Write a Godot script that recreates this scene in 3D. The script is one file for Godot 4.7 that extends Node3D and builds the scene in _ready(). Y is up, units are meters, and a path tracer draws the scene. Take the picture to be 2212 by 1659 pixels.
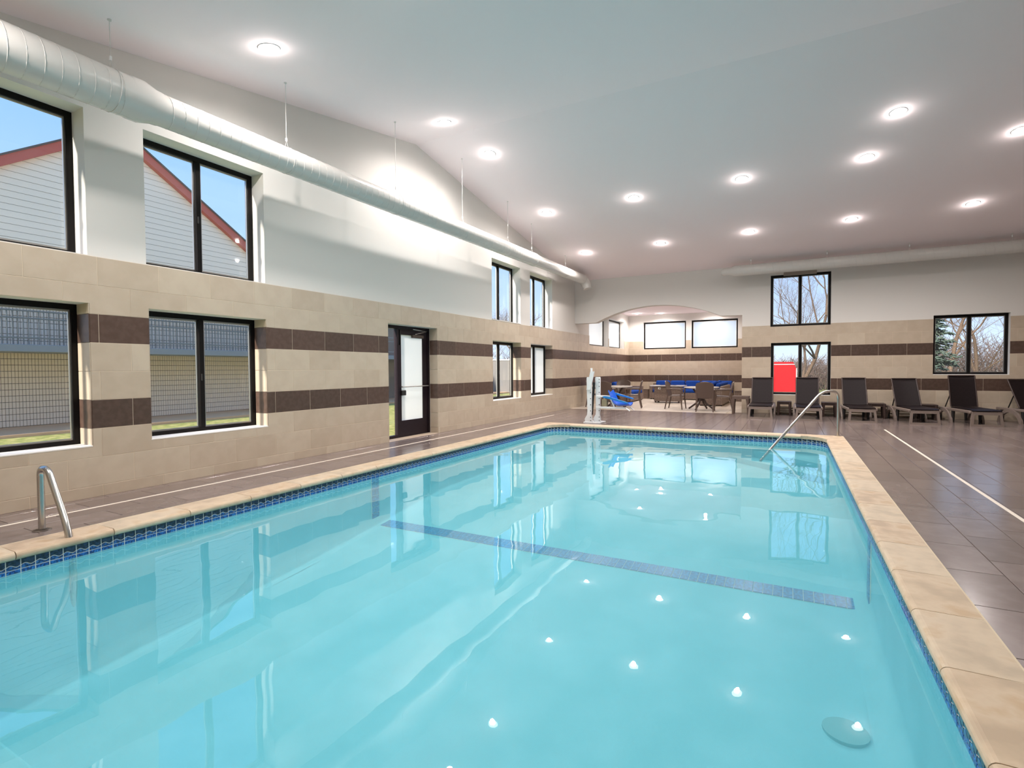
extends Node3D

# ------------------------------------------------------------------ constants
const LX := -6.54          # left wall face
const EZ := -16.91         # end wall face
const AZ := -23.72         # seating alcove back wall face
const RX := 7.6            # right wall face
const NZ := 0.95           # wall behind the photographer
const ALX := -1.26         # end wall corner beside the alcove
const TOP := 2.56          # top of the wall tiling
const ROW := 0.305
const TLEN := 0.615
const RIDGE_Y := 5.77
const RIDGE_Z := -8.3
const S_FAR := 0.1665
const S_NEAR := -0.174
const WATER := -0.145
const PX0 := -5.03         # pool inner edge
const PX1 := 0.62
const PZ0 := -11.56
const PZ1 := -0.58
const COPE := 0.3
const PR := 0.42           # pool corner radius

var mats := {}
var cache := {}
var taken := {}
var cam: Camera3D

# ------------------------------------------------------------------ mesh builder
class MB:
	var v := PackedVector3Array()
	var n := PackedVector3Array()
	func tri(a: Vector3, b: Vector3, c: Vector3, o: Vector3) -> void:
		var g := (c - a).cross(b - a)
		if g.length_squared() < 1e-18:
			return
		if g.dot(o) < 0.0:
			var t := b
			b = c
			c = t
			g = -g
		g = g.normalized()
		v.append(a); v.append(b); v.append(c)
		n.append(g); n.append(g); n.append(g)
	func quad(a: Vector3, b: Vector3, c: Vector3, d: Vector3, o: Vector3) -> void:
		tri(a, b, c, o)
		tri(a, c, d, o)
	func stri(a: Vector3, b: Vector3, c: Vector3, na: Vector3, nb: Vector3, nc: Vector3) -> void:
		var g := (c - a).cross(b - a)
		if g.length_squared() < 1e-18:
			return
		if g.dot(na + nb + nc) < 0.0:
			v.append(a); v.append(c); v.append(b)
			n.append(na); n.append(nc); n.append(nb)
		else:
			v.append(a); v.append(b); v.append(c)
			n.append(na); n.append(nb); n.append(nc)
	func squad(a: Vector3, b: Vector3, c: Vector3, d: Vector3, na: Vector3, nb: Vector3, nc: Vector3, nd: Vector3) -> void:
		stri(a, b, c, na, nb, nc)
		stri(a, c, d, na, nc, nd)
	func box(c: Vector3, s: Vector3, bs := Basis()) -> void:
		var h := s * 0.5
		for ax in 3:
			for sg in [-1.0, 1.0]:
				var o := Vector3(); o[ax] = sg
				var p := Vector3(); p[ax] = sg * h[ax]
				var u := Vector3(); u[(ax + 1) % 3] = h[(ax + 1) % 3]
				var w := Vector3(); w[(ax + 2) % 3] = h[(ax + 2) % 3]
				quad(c + bs * (p - u - w), c + bs * (p + u - w), c + bs * (p + u + w), c + bs * (p - u + w), bs * o)
	func cbox(c: Vector3, s: Vector3, k: float, bs := Basis()) -> void:
		# box with chamfered edges
		var h := s * 0.5
		k = minf(k, minf(h.x, minf(h.y, h.z)) * 0.9)
		for ax in 3:
			var a1 := (ax + 1) % 3
			var a2 := (ax + 2) % 3
			for sg in [-1.0, 1.0]:
				var o := Vector3(); o[ax] = sg
				var p := Vector3(); p[ax] = sg * h[ax]
				var u := Vector3(); u[a1] = h[a1] - k
				var w := Vector3(); w[a2] = h[a2] - k
				quad(c + bs * (p - u - w), c + bs * (p + u - w), c + bs * (p + u + w), c + bs * (p - u + w), bs * o)
			for s1 in [-1.0, 1.0]:
				for s2 in [-1.0, 1.0]:
					var q1 := Vector3(); q1[a1] = s1 * h[a1]; q1[a2] = s2 * (h[a2] - k)
					var q2 := Vector3(); q2[a1] = s1 * (h[a1] - k); q2[a2] = s2 * h[a2]
					var e := Vector3(); e[ax] = h[ax] - k
					var o2 := Vector3(); o2[a1] = s1; o2[a2] = s2
					quad(c + bs * (q1 - e), c + bs * (q2 - e), c + bs * (q2 + e), c + bs * (q1 + e), bs * o2)
		for sx in [-1.0, 1.0]:
			for sy in [-1.0, 1.0]:
				for sz in [-1.0, 1.0]:
					var i := h - Vector3(k, k, k)
					tri(c + bs * Vector3(sx * h.x, sy * i.y, sz * i.z), c + bs * Vector3(sx * i.x, sy * h.y, sz * i.z), c + bs * Vector3(sx * i.x, sy * i.y, sz * h.z), bs * Vector3(sx, sy, sz))
	func rbox(c: Vector3, s: Vector3, r: float, k := 3, bs := Basis()) -> void:
		# box with round edges
		var h := s * 0.5
		r = minf(r, minf(h.x, minf(h.y, h.z)) * 0.98)
		var ts := [[], [], []]
		for ax in 3:
			for i in k + 1:
				ts[ax].append(-h[ax] + r * (1.0 - tan(PI / 4.0 * (1.0 - float(i) / k))))
			for i in k + 1:
				ts[ax].append(h[ax] - r * (1.0 - tan(PI / 4.0 * float(i) / k)))
		for ax in 3:
			var a1 := (ax + 1) % 3
			var a2 := (ax + 2) % 3
			for sg in [-1.0, 1.0]:
				for i in 2 * k + 1:
					for j in 2 * k + 1:
						var ps := []
						var ns := []
						for ij in [[i, j], [i + 1, j], [i + 1, j + 1], [i, j + 1]]:
							var q := Vector3(); q[ax] = sg * h[ax]; q[a1] = ts[a1][ij[0]]; q[a2] = ts[a2][ij[1]]
							var inn := q.clamp(-(h - Vector3(r, r, r)), h - Vector3(r, r, r))
							var d := (q - inn).normalized()
							ps.append(c + bs * (inn + d * r)); ns.append(bs * d)
						squad(ps[0], ps[1], ps[2], ps[3], ns[0], ns[1], ns[2], ns[3])
	func tube(pts: Array, radii, sides := 10, caps := true) -> void:
		var cnt := pts.size()
		var rr := []
		for i in cnt:
			rr.append(radii[i] if radii is Array else radii)
		var t0: Vector3 = (pts[1] - pts[0]).normalized()
		var nx := t0.cross(Vector3.UP if absf(t0.y) < 0.9 else Vector3.RIGHT).normalized()
		var rings := []
		var norms := []
		var tans := []
		var prev := t0
		for i in cnt:
			var t: Vector3
			if i == 0:
				t = t0
			elif i == cnt - 1:
				t = (pts[i] - pts[i - 1]).normalized()
			else:
				t = ((pts[i] - pts[i - 1]).normalized() + (pts[i + 1] - pts[i]).normalized()).normalized()
			if t.length() < 0.5:
				t = prev
			var ax := prev.cross(t)
			if ax.length() > 1e-6:
				nx = nx.rotated(ax.normalized(), prev.angle_to(t))
			nx = (nx - t * nx.dot(t)).normalized()
			var ny := t.cross(nx)
			var ring := PackedVector3Array()
			var nr := PackedVector3Array()
			for k in sides:
				var a := TAU * k / sides
				var d := nx * cos(a) + ny * sin(a)
				ring.append(pts[i] + d * rr[i]); nr.append(d)
			rings.append(ring); norms.append(nr); tans.append(t)
			prev = t
		for i in cnt - 1:
			for k in sides:
				var k2 := (k + 1) % sides
				squad(rings[i][k], rings[i][k2], rings[i + 1][k2], rings[i + 1][k], norms[i][k], norms[i][k2], norms[i + 1][k2], norms[i + 1][k])
		if caps:
			for e in [0, cnt - 1]:
				if rr[e] > 1e-5:
					for k in sides:
						tri(pts[e], rings[e][k], rings[e][(k + 1) % sides], -tans[e] if e == 0 else tans[e])
	func prism(poly: PackedVector2Array, d0: float, d1: float, xf := Transform3D()) -> void:
		# polygon in x,y drawn out along z
		if Geometry2D.is_polygon_clockwise(poly):
			poly = poly.duplicate()
			poly.reverse()
		var idx := Geometry2D.triangulate_polygon(poly)
		for i in range(0, idx.size(), 3):
			for e in [[d0, -1.0], [d1, 1.0]]:
				var p := []
				for k in 3:
					var q: Vector2 = poly[idx[i + k]]
					p.append(xf * Vector3(q.x, q.y, e[0]))
				tri(p[0], p[1], p[2], xf.basis * Vector3(0, 0, e[1] * signf(d1 - d0)))
		for i in poly.size():
			var a := poly[i]
			var b := poly[(i + 1) % poly.size()]
			var o := Vector3(b.y - a.y, a.x - b.x, 0)
			quad(xf * Vector3(a.x, a.y, d0), xf * Vector3(b.x, b.y, d0), xf * Vector3(b.x, b.y, d1), xf * Vector3(a.x, a.y, d1), xf.basis * o)
	func sheet(nu: int, nv: int, f: Callable, th: float) -> void:
		# a curved panel: f(s, t) gives its middle surface
		var p := []
		for i in nu + 1:
			var line := []
			for j in nv + 1:
				line.append(f.call(float(i) / nu, float(j) / nv))
			p.append(line)
		var nn := []
		for i in nu + 1:
			var line := []
			for j in nv + 1:
				var du: Vector3 = p[mini(i + 1, nu)][j] - p[maxi(i - 1, 0)][j]
				var dv: Vector3 = p[i][mini(j + 1, nv)] - p[i][maxi(j - 1, 0)]
				line.append(du.cross(dv).normalized())
			nn.append(line)
		var h := th * 0.5
		for i in nu:
			for j in nv:
				for sg in [1.0, -1.0]:
					var q := []
					var m := []
					for e in [[i, j], [i + 1, j], [i + 1, j + 1], [i, j + 1]]:
						q.append(p[e[0]][e[1]] + nn[e[0]][e[1]] * h * sg); m.append(nn[e[0]][e[1]] * sg)
					squad(q[0], q[1], q[2], q[3], m[0], m[1], m[2], m[3])
		for i in nu:
			for j in [0, nv]:
				var o: Vector3 = p[i][j] - p[i][1 if j == 0 else nv - 1]
				quad(p[i][j] - nn[i][j] * h, p[i + 1][j] - nn[i + 1][j] * h, p[i + 1][j] + nn[i + 1][j] * h, p[i][j] + nn[i][j] * h, o)
		for j in nv:
			for i in [0, nu]:
				var o: Vector3 = p[i][j] - p[1 if i == 0 else nu - 1][j]
				quad(p[i][j] - nn[i][j] * h, p[i][j + 1] - nn[i][j + 1] * h, p[i][j + 1] + nn[i][j + 1] * h, p[i][j] + nn[i][j] * h, o)
	func dome(c: Vector3, r: float, hgt: float, axis: Vector3, sides := 20, rings := 5) -> void:
		# shallow cap bulging along axis
		var ux := axis.cross(Vector3.RIGHT if absf(axis.x) < 0.9 else Vector3.UP).normalized()
		var uy := axis.cross(ux)
		for i in rings:
			for k in sides:
				var p := []
				var m := []
				for e in [[i, k], [i + 1, k], [i + 1, k + 1], [i, k + 1]]:
					var a: float = PI / 2 * e[0] / rings
					var b: float = TAU * e[1] / sides
					var d := ux * cos(b) + uy * sin(b)
					p.append(c + d * r * cos(a) + axis * hgt * sin(a)); m.append((d * cos(a) * hgt + axis * sin(a) * r).normalized())
				squad(p[0], p[1], p[2], p[3], m[0], m[1], m[2], m[3])
	func wall(org: Vector3, U: Vector3, V: Vector3, W: Vector3, u0: float, u1: float, v0: float, v1: float, w0: float, w1: float, holes: Array) -> void:
		# slab between depths w0 and w1 along W with rectangular holes [u0, u1, v0, v1]
		var us := [u0, u1]
		var vs := [v0, v1]
		for hl in holes:
			for x in [hl[0], hl[1]]:
				if x > u0 + 1e-4 and x < u1 - 1e-4 and not us.has(x):
					us.append(x)
			for y in [hl[2], hl[3]]:
				if y > v0 + 1e-4 and y < v1 - 1e-4 and not vs.has(y):
					vs.append(y)
		us.sort(); vs.sort()
		var solid := func(i: int, j: int) -> bool:
			if i < 0 or j < 0 or i >= us.size() - 1 or j >= vs.size() - 1:
				return false
			var cu: float = (us[i] + us[i + 1]) / 2
			var cv: float = (vs[j] + vs[j + 1]) / 2
			for hl in holes:
				if cu > hl[0] and cu < hl[1] and cv > hl[2] and cv < hl[3]:
					return false
			return true
		for i in us.size() - 1:
			for j in vs.size() - 1:
				if not solid.call(i, j):
					continue
				var c := []
				for w in [w0, w1]:
					for e in [[i, j], [i + 1, j], [i + 1, j + 1], [i, j + 1]]:
						c.append(org + U * us[e[0]] + V * vs[e[1]] + W * w)
				quad(c[0], c[1], c[2], c[3], -W * signf(w1 - w0))
				quad(c[4], c[5], c[6], c[7], W * signf(w1 - w0))
				if not solid.call(i, j - 1): quad(c[0], c[1], c[5], c[4], -V)
				if not solid.call(i + 1, j): quad(c[1], c[2], c[6], c[5], U)
				if not solid.call(i, j + 1): quad(c[2], c[3], c[7], c[6], V)
				if not solid.call(i - 1, j): quad(c[3], c[0], c[4], c[7], -U)
	func put(m: ArrayMesh, mat: Material) -> ArrayMesh:
		var a := []
		a.resize(Mesh.ARRAY_MAX)
		a[Mesh.ARRAY_VERTEX] = v
		a[Mesh.ARRAY_NORMAL] = n
		m.add_surface_from_arrays(Mesh.PRIMITIVE_TRIANGLES, a)
		m.surface_set_material(m.get_surface_count() - 1, mat)
		return m
	func mesh(mat: Material) -> ArrayMesh:
		return put(ArrayMesh.new(), mat)

# ------------------------------------------------------------------ nodes
func numbered(called: String) -> String:
	var k: int = taken.get(called, 0)
	taken[called] = k + 1
	return called if k == 0 else "%s_%03d" % [called, k]

func tag(o: Node, label := "", category := "", group := "", kind := "") -> Node:
	if label: o.set_meta("label", label)
	if category: o.set_meta("category", category)
	if group: o.set_meta("group", group)
	if kind: o.set_meta("kind", kind)
	return o

func thing(called: String, label: String, category: String, at := Vector3.ZERO, turn := 0.0, group := "") -> Node3D:
	var o := Node3D.new()
	o.name = numbered(called)
	add_child(o)
	o.position = at
	o.rotation.y = turn
	tag(o, label, category, group)
	return o

func obj(called: String, mesh: Mesh, parent: Node = null) -> MeshInstance3D:
	var o := MeshInstance3D.new()
	o.mesh = mesh
	o.cast_shadow = GeometryInstance3D.SHADOW_CASTING_SETTING_ON
	if parent == null:
		o.name = numbered(called)
		add_child(o)
	else:
		o.name = called
		parent.add_child(o, true)
	return o

func struct(called: String, mesh: Mesh, label := "", category := "") -> MeshInstance3D:
	var o := obj(called, mesh)
	return tag(o, label, category, "", "structure")

func again(src: Node3D, label: String, at: Vector3, turn: float) -> Node3D:
	var base: String = src.get_meta("kind_name")
	var r: Node3D = src.duplicate()
	r.name = numbered(base)
	add_child(r)
	r.position = at
	r.rotation = Vector3(0, turn, 0)
	r.set_meta("label", label)
	return r

# ------------------------------------------------------------------ materials
func std(key: String, col: Color, rough := 0.6, metal := 0.0, spec := 0.5) -> StandardMaterial3D:
	if mats.has(key):
		return mats[key]
	var m := StandardMaterial3D.new()
	m.resource_name = key
	m.albedo_color = col
	m.roughness = rough
	m.metallic = metal
	m.metallic_specular = spec
	mats[key] = m
	return m

func noise_tex(sd: int, freq: float, stops: Array, size := 256, oct := 4, sx := 1.0) -> ImageTexture:
	# stops: [[position, colour], ...]
	var f := FastNoiseLite.new()
	f.seed = sd
	f.noise_type = FastNoiseLite.TYPE_SIMPLEX_SMOOTH
	f.frequency = freq
	f.fractal_octaves = oct
	var w := int(size * sx)
	var g := f.get_seamless_image(w, size)
	var im := Image.create(w, size, false, Image.FORMAT_RGB8)
	var gr := Gradient.new()
	gr.offsets = PackedFloat32Array(stops.map(func(s): return s[0]))
	gr.colors = PackedColorArray(stops.map(func(s): return s[1]))
	for y in size:
		for x in w:
			im.set_pixel(x, y, gr.sample(g.get_pixel(x, y).r))
	return ImageTexture.create_from_image(im)

func textured(m: StandardMaterial3D, t: Texture2D, scale: float, world := true) -> StandardMaterial3D:
	m.albedo_texture = t
	m.albedo_color = Color.WHITE
	m.uv1_triplanar = true
	m.uv1_world_triplanar = world
	m.uv1_scale = Vector3.ONE * scale
	m.uv1_triplanar_sharpness = 8.0
	return m

func relief(m: StandardMaterial3D, t: Texture2D, cm: float) -> StandardMaterial3D:
	m.heightmap_enabled = true
	m.heightmap_texture = t
	m.heightmap_scale = cm
	return m

func weave_tex(px: int, cells: int, light: Color, dark: Color, gap: Color) -> ImageTexture:
	# over and under strands of a woven panel
	var im := Image.create(px, px, false, Image.FORMAT_RGB8)
	var c := px / cells
	var rng := RandomNumberGenerator.new()
	rng.seed = 77
	var tone := []
	for i in cells * cells:
		tone.append(rng.randf())
	for y in px:
		for x in px:
			var i := x / c
			var j := y / c
			var fx := float(x % c) / c
			var fy := float(y % c) / c
			var over := (i + j) % 2 == 0
			var e := absf(fy - 0.5) if over else absf(fx - 0.5)
			var col: Color = light.lerp(dark, tone[(j % cells) * cells + i % cells] * 0.8)
			im.set_pixel(x, y, gap if e > 0.42 else col)
	return ImageTexture.create_from_image(im)

func c8(r: int, g: int, b: int) -> Color:
	return Color8(r, g, b)

# ------------------------------------------------------------------ scene
func _ready() -> void:
	camera_and_light()
	make_materials()
	left_wall()
	end_wall()
	other_walls()
	ceilings()
	deck()
	alcove_floor()
	pool()
	ducts()
	all_lights()
	openings()
	loungers()
	alcove_furniture()
	pool_fittings()
	outside()

func camera_and_light() -> void:
	cam = Camera3D.new()
	cam.name = "camera"
	add_child(cam)
	cam.position = Vector3(0, 1.338, 0)
	cam.basis = Basis.from_euler(Vector3(-0.02856, 0.4895, -0.0057))
	cam.fov = rad_to_deg(2.0 * atan(829.5 / 1126.5))
	cam.near = 0.05
	cam.far = 400.0
	cam.current = true
	var sky := ProceduralSkyMaterial.new()
	sky.sky_top_color = c8(116, 172, 240)
	sky.sky_horizon_color = c8(208, 226, 246)
	sky.sky_curve = 0.16
	sky.ground_bottom_color = c8(150, 142, 126)
	sky.ground_horizon_color = c8(190, 190, 184)
	sky.sun_angle_max = 3.0
	var env := Environment.new()
	env.background_mode = Environment.BG_SKY
	env.sky = Sky.new()
	env.sky.sky_material = sky
	env.background_energy_multiplier = 1.34
	env.tonemap_mode = Environment.TONE_MAPPER_LINEAR
	env.tonemap_exposure = 1.09
	env.sdfgi_enabled = true
	env.ssao_enabled = true
	env.ssil_enabled = true
	var we := WorldEnvironment.new()
	we.name = "world"
	we.environment = env
	add_child(we)
	var sun := DirectionalLight3D.new()
	sun.name = "sun"
	sun.light_color = c8(255, 246, 232)
	sun.light_energy = 3.2
	sun.light_angular_distance = 3.0
	sun.shadow_enabled = true
	add_child(sun)
	sun.look_at_from_position(Vector3.ZERO, Vector3(0.19, -0.46, -0.87))

func make_materials() -> void:
	# wall tiles: a few tones of each, with the faint mottling of the glaze
	for k in 3:
		var b: Color = [c8(189, 174, 154), c8(192, 178, 158), c8(186, 171, 151)][k]
		textured(std("beige%d" % k, b, 0.38, 0.0, 0.45), noise_tex(11 + k, 0.02, [[0.25, b.darkened(0.02)], [0.75, b.lightened(0.03)]], 128, 4), 1.3)
	for k in 2:
		var b: Color = [c8(86, 67, 58), c8(80, 63, 54)][k]
		textured(std("brown%d" % k, b, 0.36, 0.0, 0.45), noise_tex(21 + k, 0.04, [[0.25, b.darkened(0.04)], [0.75, b.lightened(0.03)]], 128, 4), 2.1)
	std("grout", c8(214, 198, 176), 0.9, 0.0, 0.2)
	std("paint", c8(217, 215, 210), 0.75, 0.0, 0.3)
	std("ceiling", c8(250, 238, 240), 0.85, 0.0, 0.25)
	std("white_trim", c8(236, 234, 229), 0.5)
	std("black_frame", c8(17, 14, 14), 0.45, 0.0, 0.3)
	std("bronze_frame", c8(32, 22, 29), 0.4, 0.0, 0.35)
	# deck
	for k in 4:
		var b: Color = [c8(122, 109, 105), c8(127, 114, 110), c8(118, 105, 101), c8(125, 112, 108)][k]
		textured(std("deck%d" % k, b, 0.19, 0.0, 0.6), noise_tex(31 + k, 0.018, [[0.2, b.darkened(0.03)], [0.5, b], [0.8, b.lightened(0.04)]], 256, 5), 0.9)
	std("deck_grout", c8(66, 56, 52), 0.85, 0.0, 0.2)
	std("strip", c8(232, 221, 205), 0.45)
	for k in 2:
		var b: Color = [c8(222, 210, 194), c8(217, 205, 189)][k]
		textured(std("cream%d" % k, b, 0.3, 0.0, 0.5), noise_tex(41 + k, 0.02, [[0.2, b.darkened(0.06)], [0.8, b.lightened(0.05)]], 128, 4), 1.0)
	std("cream_grout", c8(190, 176, 158), 0.85, 0.0, 0.2)
	# coping: warm sandstone
	for k in 3:
		var b: Color = [c8(198, 178, 152), c8(194, 172, 146), c8(200, 183, 159)][k]
		textured(std("coping%d" % k, b, 0.62, 0.0, 0.35), noise_tex(51 + k, 0.011, [[0.15, b.darkened(0.07)], [0.45, b], [0.62, b.lerp(c8(210, 193, 168), 0.5)], [0.9, b.lerp(c8(188, 160, 126), 0.6)]], 256, 5), 1.1)
	std("joint_pale", c8(214, 200, 174), 0.8, 0.0, 0.2)
	# pool
	textured(std("plaster", c8(126, 212, 226), 0.7, 0.0, 0.3), noise_tex(61, 0.01, [[0.2, c8(120, 208, 222)], [0.8, c8(132, 216, 230)]], 256, 4), 0.5)
	std("tile_grout", c8(222, 230, 224), 0.75, 0.0, 0.3)
	textured(std("glass_dark", c8(24, 34, 58), 0.14, 0.0, 0.55), noise_tex(71, 0.05, [[0.3, c8(18, 26, 44)], [0.7, c8(34, 52, 84)]], 128, 3), 4.0)
	textured(std("glass_mid", c8(30, 66, 120), 0.12, 0.0, 0.55), noise_tex(72, 0.06, [[0.25, c8(20, 34, 66)], [0.55, c8(34, 84, 150)], [0.8, c8(60, 124, 190)]], 128, 3), 5.0)
	textured(std("glass_blue", c8(24, 84, 170), 0.12, 0.0, 0.55), noise_tex(73, 0.06, [[0.25, c8(18, 44, 100)], [0.6, c8(26, 104, 190)], [0.85, c8(64, 150, 220)]], 128, 3), 5.0)
	textured(std("lane_blue", c8(40, 110, 172), 0.3), noise_tex(74, 0.05, [[0.25, c8(4, 78, 146)], [0.75, c8(24, 132, 204)]], 128, 3), 4.0)
	var w := std("water", c8(117, 210, 224), 0.0, 0.0, 0.5)
	w.albedo_color.a = 0.3
	w.transparency = BaseMaterial3D.TRANSPARENCY_ALPHA
	w.normal_enabled = true
	var rip := FastNoiseLite.new()
	rip.seed = 5
	rip.noise_type = FastNoiseLite.TYPE_SIMPLEX_SMOOTH
	rip.frequency = 0.012
	rip.fractal_octaves = 2
	var ri := rip.get_seamless_image(512, 512)
	ri.convert(Image.FORMAT_RGBA8)
	ri.bump_map_to_normal_map(3.0)
	w.normal_texture = ImageTexture.create_from_image(ri)
	w.normal_scale = 0.05
	w.uv1_triplanar = true
	w.uv1_world_triplanar = true
	w.uv1_scale = Vector3.ONE * 0.25
	# metals and plastics
	std("steel", c8(196, 194, 190), 0.24, 1.0)
	std("steel_dull", c8(170, 168, 164), 0.4, 1.0)
	std("duct", c8(212, 210, 205), 0.25, 0.0, 0.5)
	std("wire", c8(214, 213, 209), 0.4, 0.3)
	std("lamp_trim", c8(238, 238, 238), 0.4)
	var lens := std("lamp_lens", c8(255, 253, 248), 0.3)
	lens.emission_enabled = true
	lens.emission = c8(255, 250, 240)
	lens.emission_energy_multiplier = 5.0
	var g := std("glass", Color(0.94, 0.97, 0.97, 0.04), 0.02)
	g.transparency = BaseMaterial3D.TRANSPARENCY_ALPHA
	var fr := std("frosted", c8(244, 246, 246), 0.5, 0.0, 0.4)
	fr.backlight_enabled = true
	fr.backlight = Color(1, 1, 1)
	fr.transparency = BaseMaterial3D.TRANSPARENCY_ALPHA
	fr.albedo_color.a = 0.6
	var fs := std("frosted_side", c8(246, 247, 246), 0.5, 0.0, 0.4)
	fs.backlight_enabled = true
	fs.backlight = Color(0.96, 0.96, 0.96)
	# furniture
	var sl := std("sling", c8(40, 30, 31), 0.52, 0.0, 0.28)
	textured(sl, weave_tex(96, 12, c8(36, 27, 28), c8(26, 20, 21), c8(15, 12, 13)), 9.0, false)
	std("taupe", c8(128, 115, 107), 0.42, 0.0, 0.45)
	std("resin", c8(92, 76, 68), 0.4, 0.0, 0.45)
	std("resin_dark", c8(62, 48, 44), 0.42, 0.0, 0.45)
	std("table_top", c8(212, 206, 198), 0.22, 0.0, 0.5)
	std("fire_top", c8(190, 188, 192), 0.2, 0.0, 0.5)
	textured(std("wicker", c8(120, 104, 94), 0.6), weave_tex(96, 8, c8(138, 120, 108), c8(98, 84, 76), c8(58, 48, 43)), 5.0, false)
	std("cushion", c8(30, 66, 142), 0.85, 0.0, 0.2)
	std("seat_blue", c8(22, 92, 205), 0.3, 0.0, 0.5)
	std("arm_blue", c8(28, 126, 200), 0.35, 0.0, 0.5)
	std("lift_white", c8(236, 239, 240), 0.35)
	std("dark", c8(24, 22, 22), 0.5)
	std("rust", c8(170, 110, 72), 0.7)
	# outside
	textured(std("grass", c8(142, 150, 78), 0.95, 0.0, 0.1), noise_tex(81, 0.05, [[0.2, c8(118, 128, 66)], [0.5, c8(152, 150, 88)], [0.85, c8(182, 170, 116)]], 256, 5), 0.35)
	std("walk", c8(206, 164, 128), 0.9, 0.0, 0.2)
	std("siding", c8(252, 234, 216), 0.7, 0.0, 0.3)
	std("siding_gap", c8(128, 120, 118), 0.8)
	std("fascia", c8(196, 92, 76), 0.6)
	std("roof", c8(96, 84, 80), 0.9)
	std("block", c8(226, 206, 186), 0.85, 0.0, 0.2)
	std("mortar", c8(118, 108, 100), 0.9, 0.0, 0.2)
	std("slab", c8(128, 136, 146), 0.7)
	std("rail", c8(106, 112, 118), 0.5)
	textured(std("bark", c8(104, 88, 76), 0.9, 0.0, 0.1), noise_tex(91, 0.06, [[0.2, c8(84, 70, 60)], [0.8, c8(122, 102, 86)]], 128, 4), 2.0)
	std("twig", c8(108, 92, 84), 0.9, 0.0, 0.1)
	std("spruce", c8(84, 98, 88), 0.9, 0.0, 0.1)
	std("red", c8(152, 15, 25), 0.8, 0.0, 0.2)
	std("silver", c8(210, 210, 212), 0.35, 0.5)
	std("pale", c8(222, 224, 226), 0.6)
	std("fence", c8(112, 110, 108), 0.9)

# ------------------------------------------------------------------ walls
func tile_wall(parent: Node3D, org: Vector3, U: Vector3, V: Vector3, W: Vector3, u0: float, u1: float, holes: Array, shift: float, limit := 300) -> void:
	# every wall tile is a piece of its own; W points into the room, tiles stand 9 mm proud of the grout
	var grout := MB.new()
	grout.wall(org, U, V, W, u0, u1, 0.0, TOP - 0.003, 0.0, 0.0118, holes)
	obj("grout", grout.mesh(mats.grout), parent)
	var bs := Basis(U, V, W)
	var gap := 0.004
	var th := 0.011
	var rng := RandomNumberGenerator.new()
	rng.seed = 900 + int(absf(shift) * 1000.0)
	for k in 9:
		var v1 := TOP - k * ROW
		var v0 := maxf(v1 - ROW, 0.0)
		var brown := k == 2 or k == 5
		var off := shift + (TLEN * 0.5 if k % 2 == 1 else 0.0)
		var j := floori((u0 - off) / TLEN)
		while off + j * TLEN < u1:
			var a := maxf(off + j * TLEN, u0)
			var b := minf(off + (j + 1) * TLEN, u1)
			j += 1
			if b - a < 0.02:
				continue
			var key := ("brown%d" % rng.randi_range(0, 1)) if brown else ("beige%d" % rng.randi_range(0, 2))
			var rects := minus([a + gap / 2, b - gap / 2, v0 + (gap / 2 if k < 8 else 0.0), v1 - gap / 2], holes)
			if rects.is_empty():
				continue
			var o: MeshInstance3D
			if rects.size() == 1:
				var r: Array = rects[0]
				var sz := Vector3(r[1] - r[0], r[3] - r[2], th)
				var ck := "t_%s_%.3f_%.3f" % [key, sz.x, sz.y]
				if not cache.has(ck):
					var mb := MB.new()
					mb.cbox(Vector3.ZERO, sz, 0.002)
					cache[ck] = mb.mesh(mats[key])
				o = obj("tile", cache[ck], parent)
				o.transform = Transform3D(bs, org + U * (r[0] + r[1]) / 2 + V * (r[2] + r[3]) / 2 + W * (0.003 + th / 2))
			else:
				var mb := MB.new()
				for r in rects:
					mb.box(Vector3((r[0] + r[1]) / 2, (r[2] + r[3]) / 2, 0), Vector3(r[1] - r[0], r[3] - r[2], th))
				o = obj("tile", mb.mesh(mats[key]), parent)
				o.transform = Transform3D(bs, org + W * (0.003 + th / 2))

func minus(cell: Array, holes: Array) -> Array:
	# what is left of a rectangle [u0, u1, v0, v1] beside the holes
	var left := [cell]
	for h in holes:
		var nxt := []
		for r in left:
			if h[0] >= r[1] or h[1] <= r[0] or h[2] >= r[3] or h[3] <= r[2]:
				nxt.append(r)
				continue
			if h[0] > r[0]: nxt.append([r[0], h[0], r[2], r[3]])
			if h[1] < r[1]: nxt.append([h[1], r[1], r[2], r[3]])
			var a := maxf(r[0], h[0])
			var b := minf(r[1], h[1])
			if h[2] > r[2]: nxt.append([a, b, r[2], h[2]])
			if h[3] < r[3]: nxt.append([a, b, h[3], r[3]])
		left = nxt
	return left.filter(func(r): return r[1] - r[0] > 0.012 and r[3] - r[2] > 0.008)

const LH := [[1.25, 2.78, 2.57, 4.1], [1.25, 2.78, 0.54, 2.06], [3.35, 4.89, 2.57, 4.1], [3.35, 4.89, 0.54, 2.06], [7.41, 8.94, -1.0, 2.2],
	[11.24, 12.8, 2.57, 4.1], [11.24, 12.8, 0.54, 2.06], [13.4, 14.96, 2.57, 4.1], [13.4, 14.96, 0.54, 2.06]]
const AH := [[18.34, 20.63, 2.21, 3.4], [20.72, 22.95, 2.21, 3.4]]
const EH := [[-0.51, 0.99, 2.52, 4.0], [-0.49, 1.0, 0.55, 2.05], [3.24, 4.72, 1.13, 2.65]]
const BH := [[-5.87, -4.02, 2.2, 3.41], [-3.79, -1.93, 2.2, 3.41]]

func roof_y(z: float) -> float:
	return RIDGE_Y + (S_FAR * (z - RIDGE_Z) if z < RIDGE_Z else S_NEAR * (z - RIDGE_Z))

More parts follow.
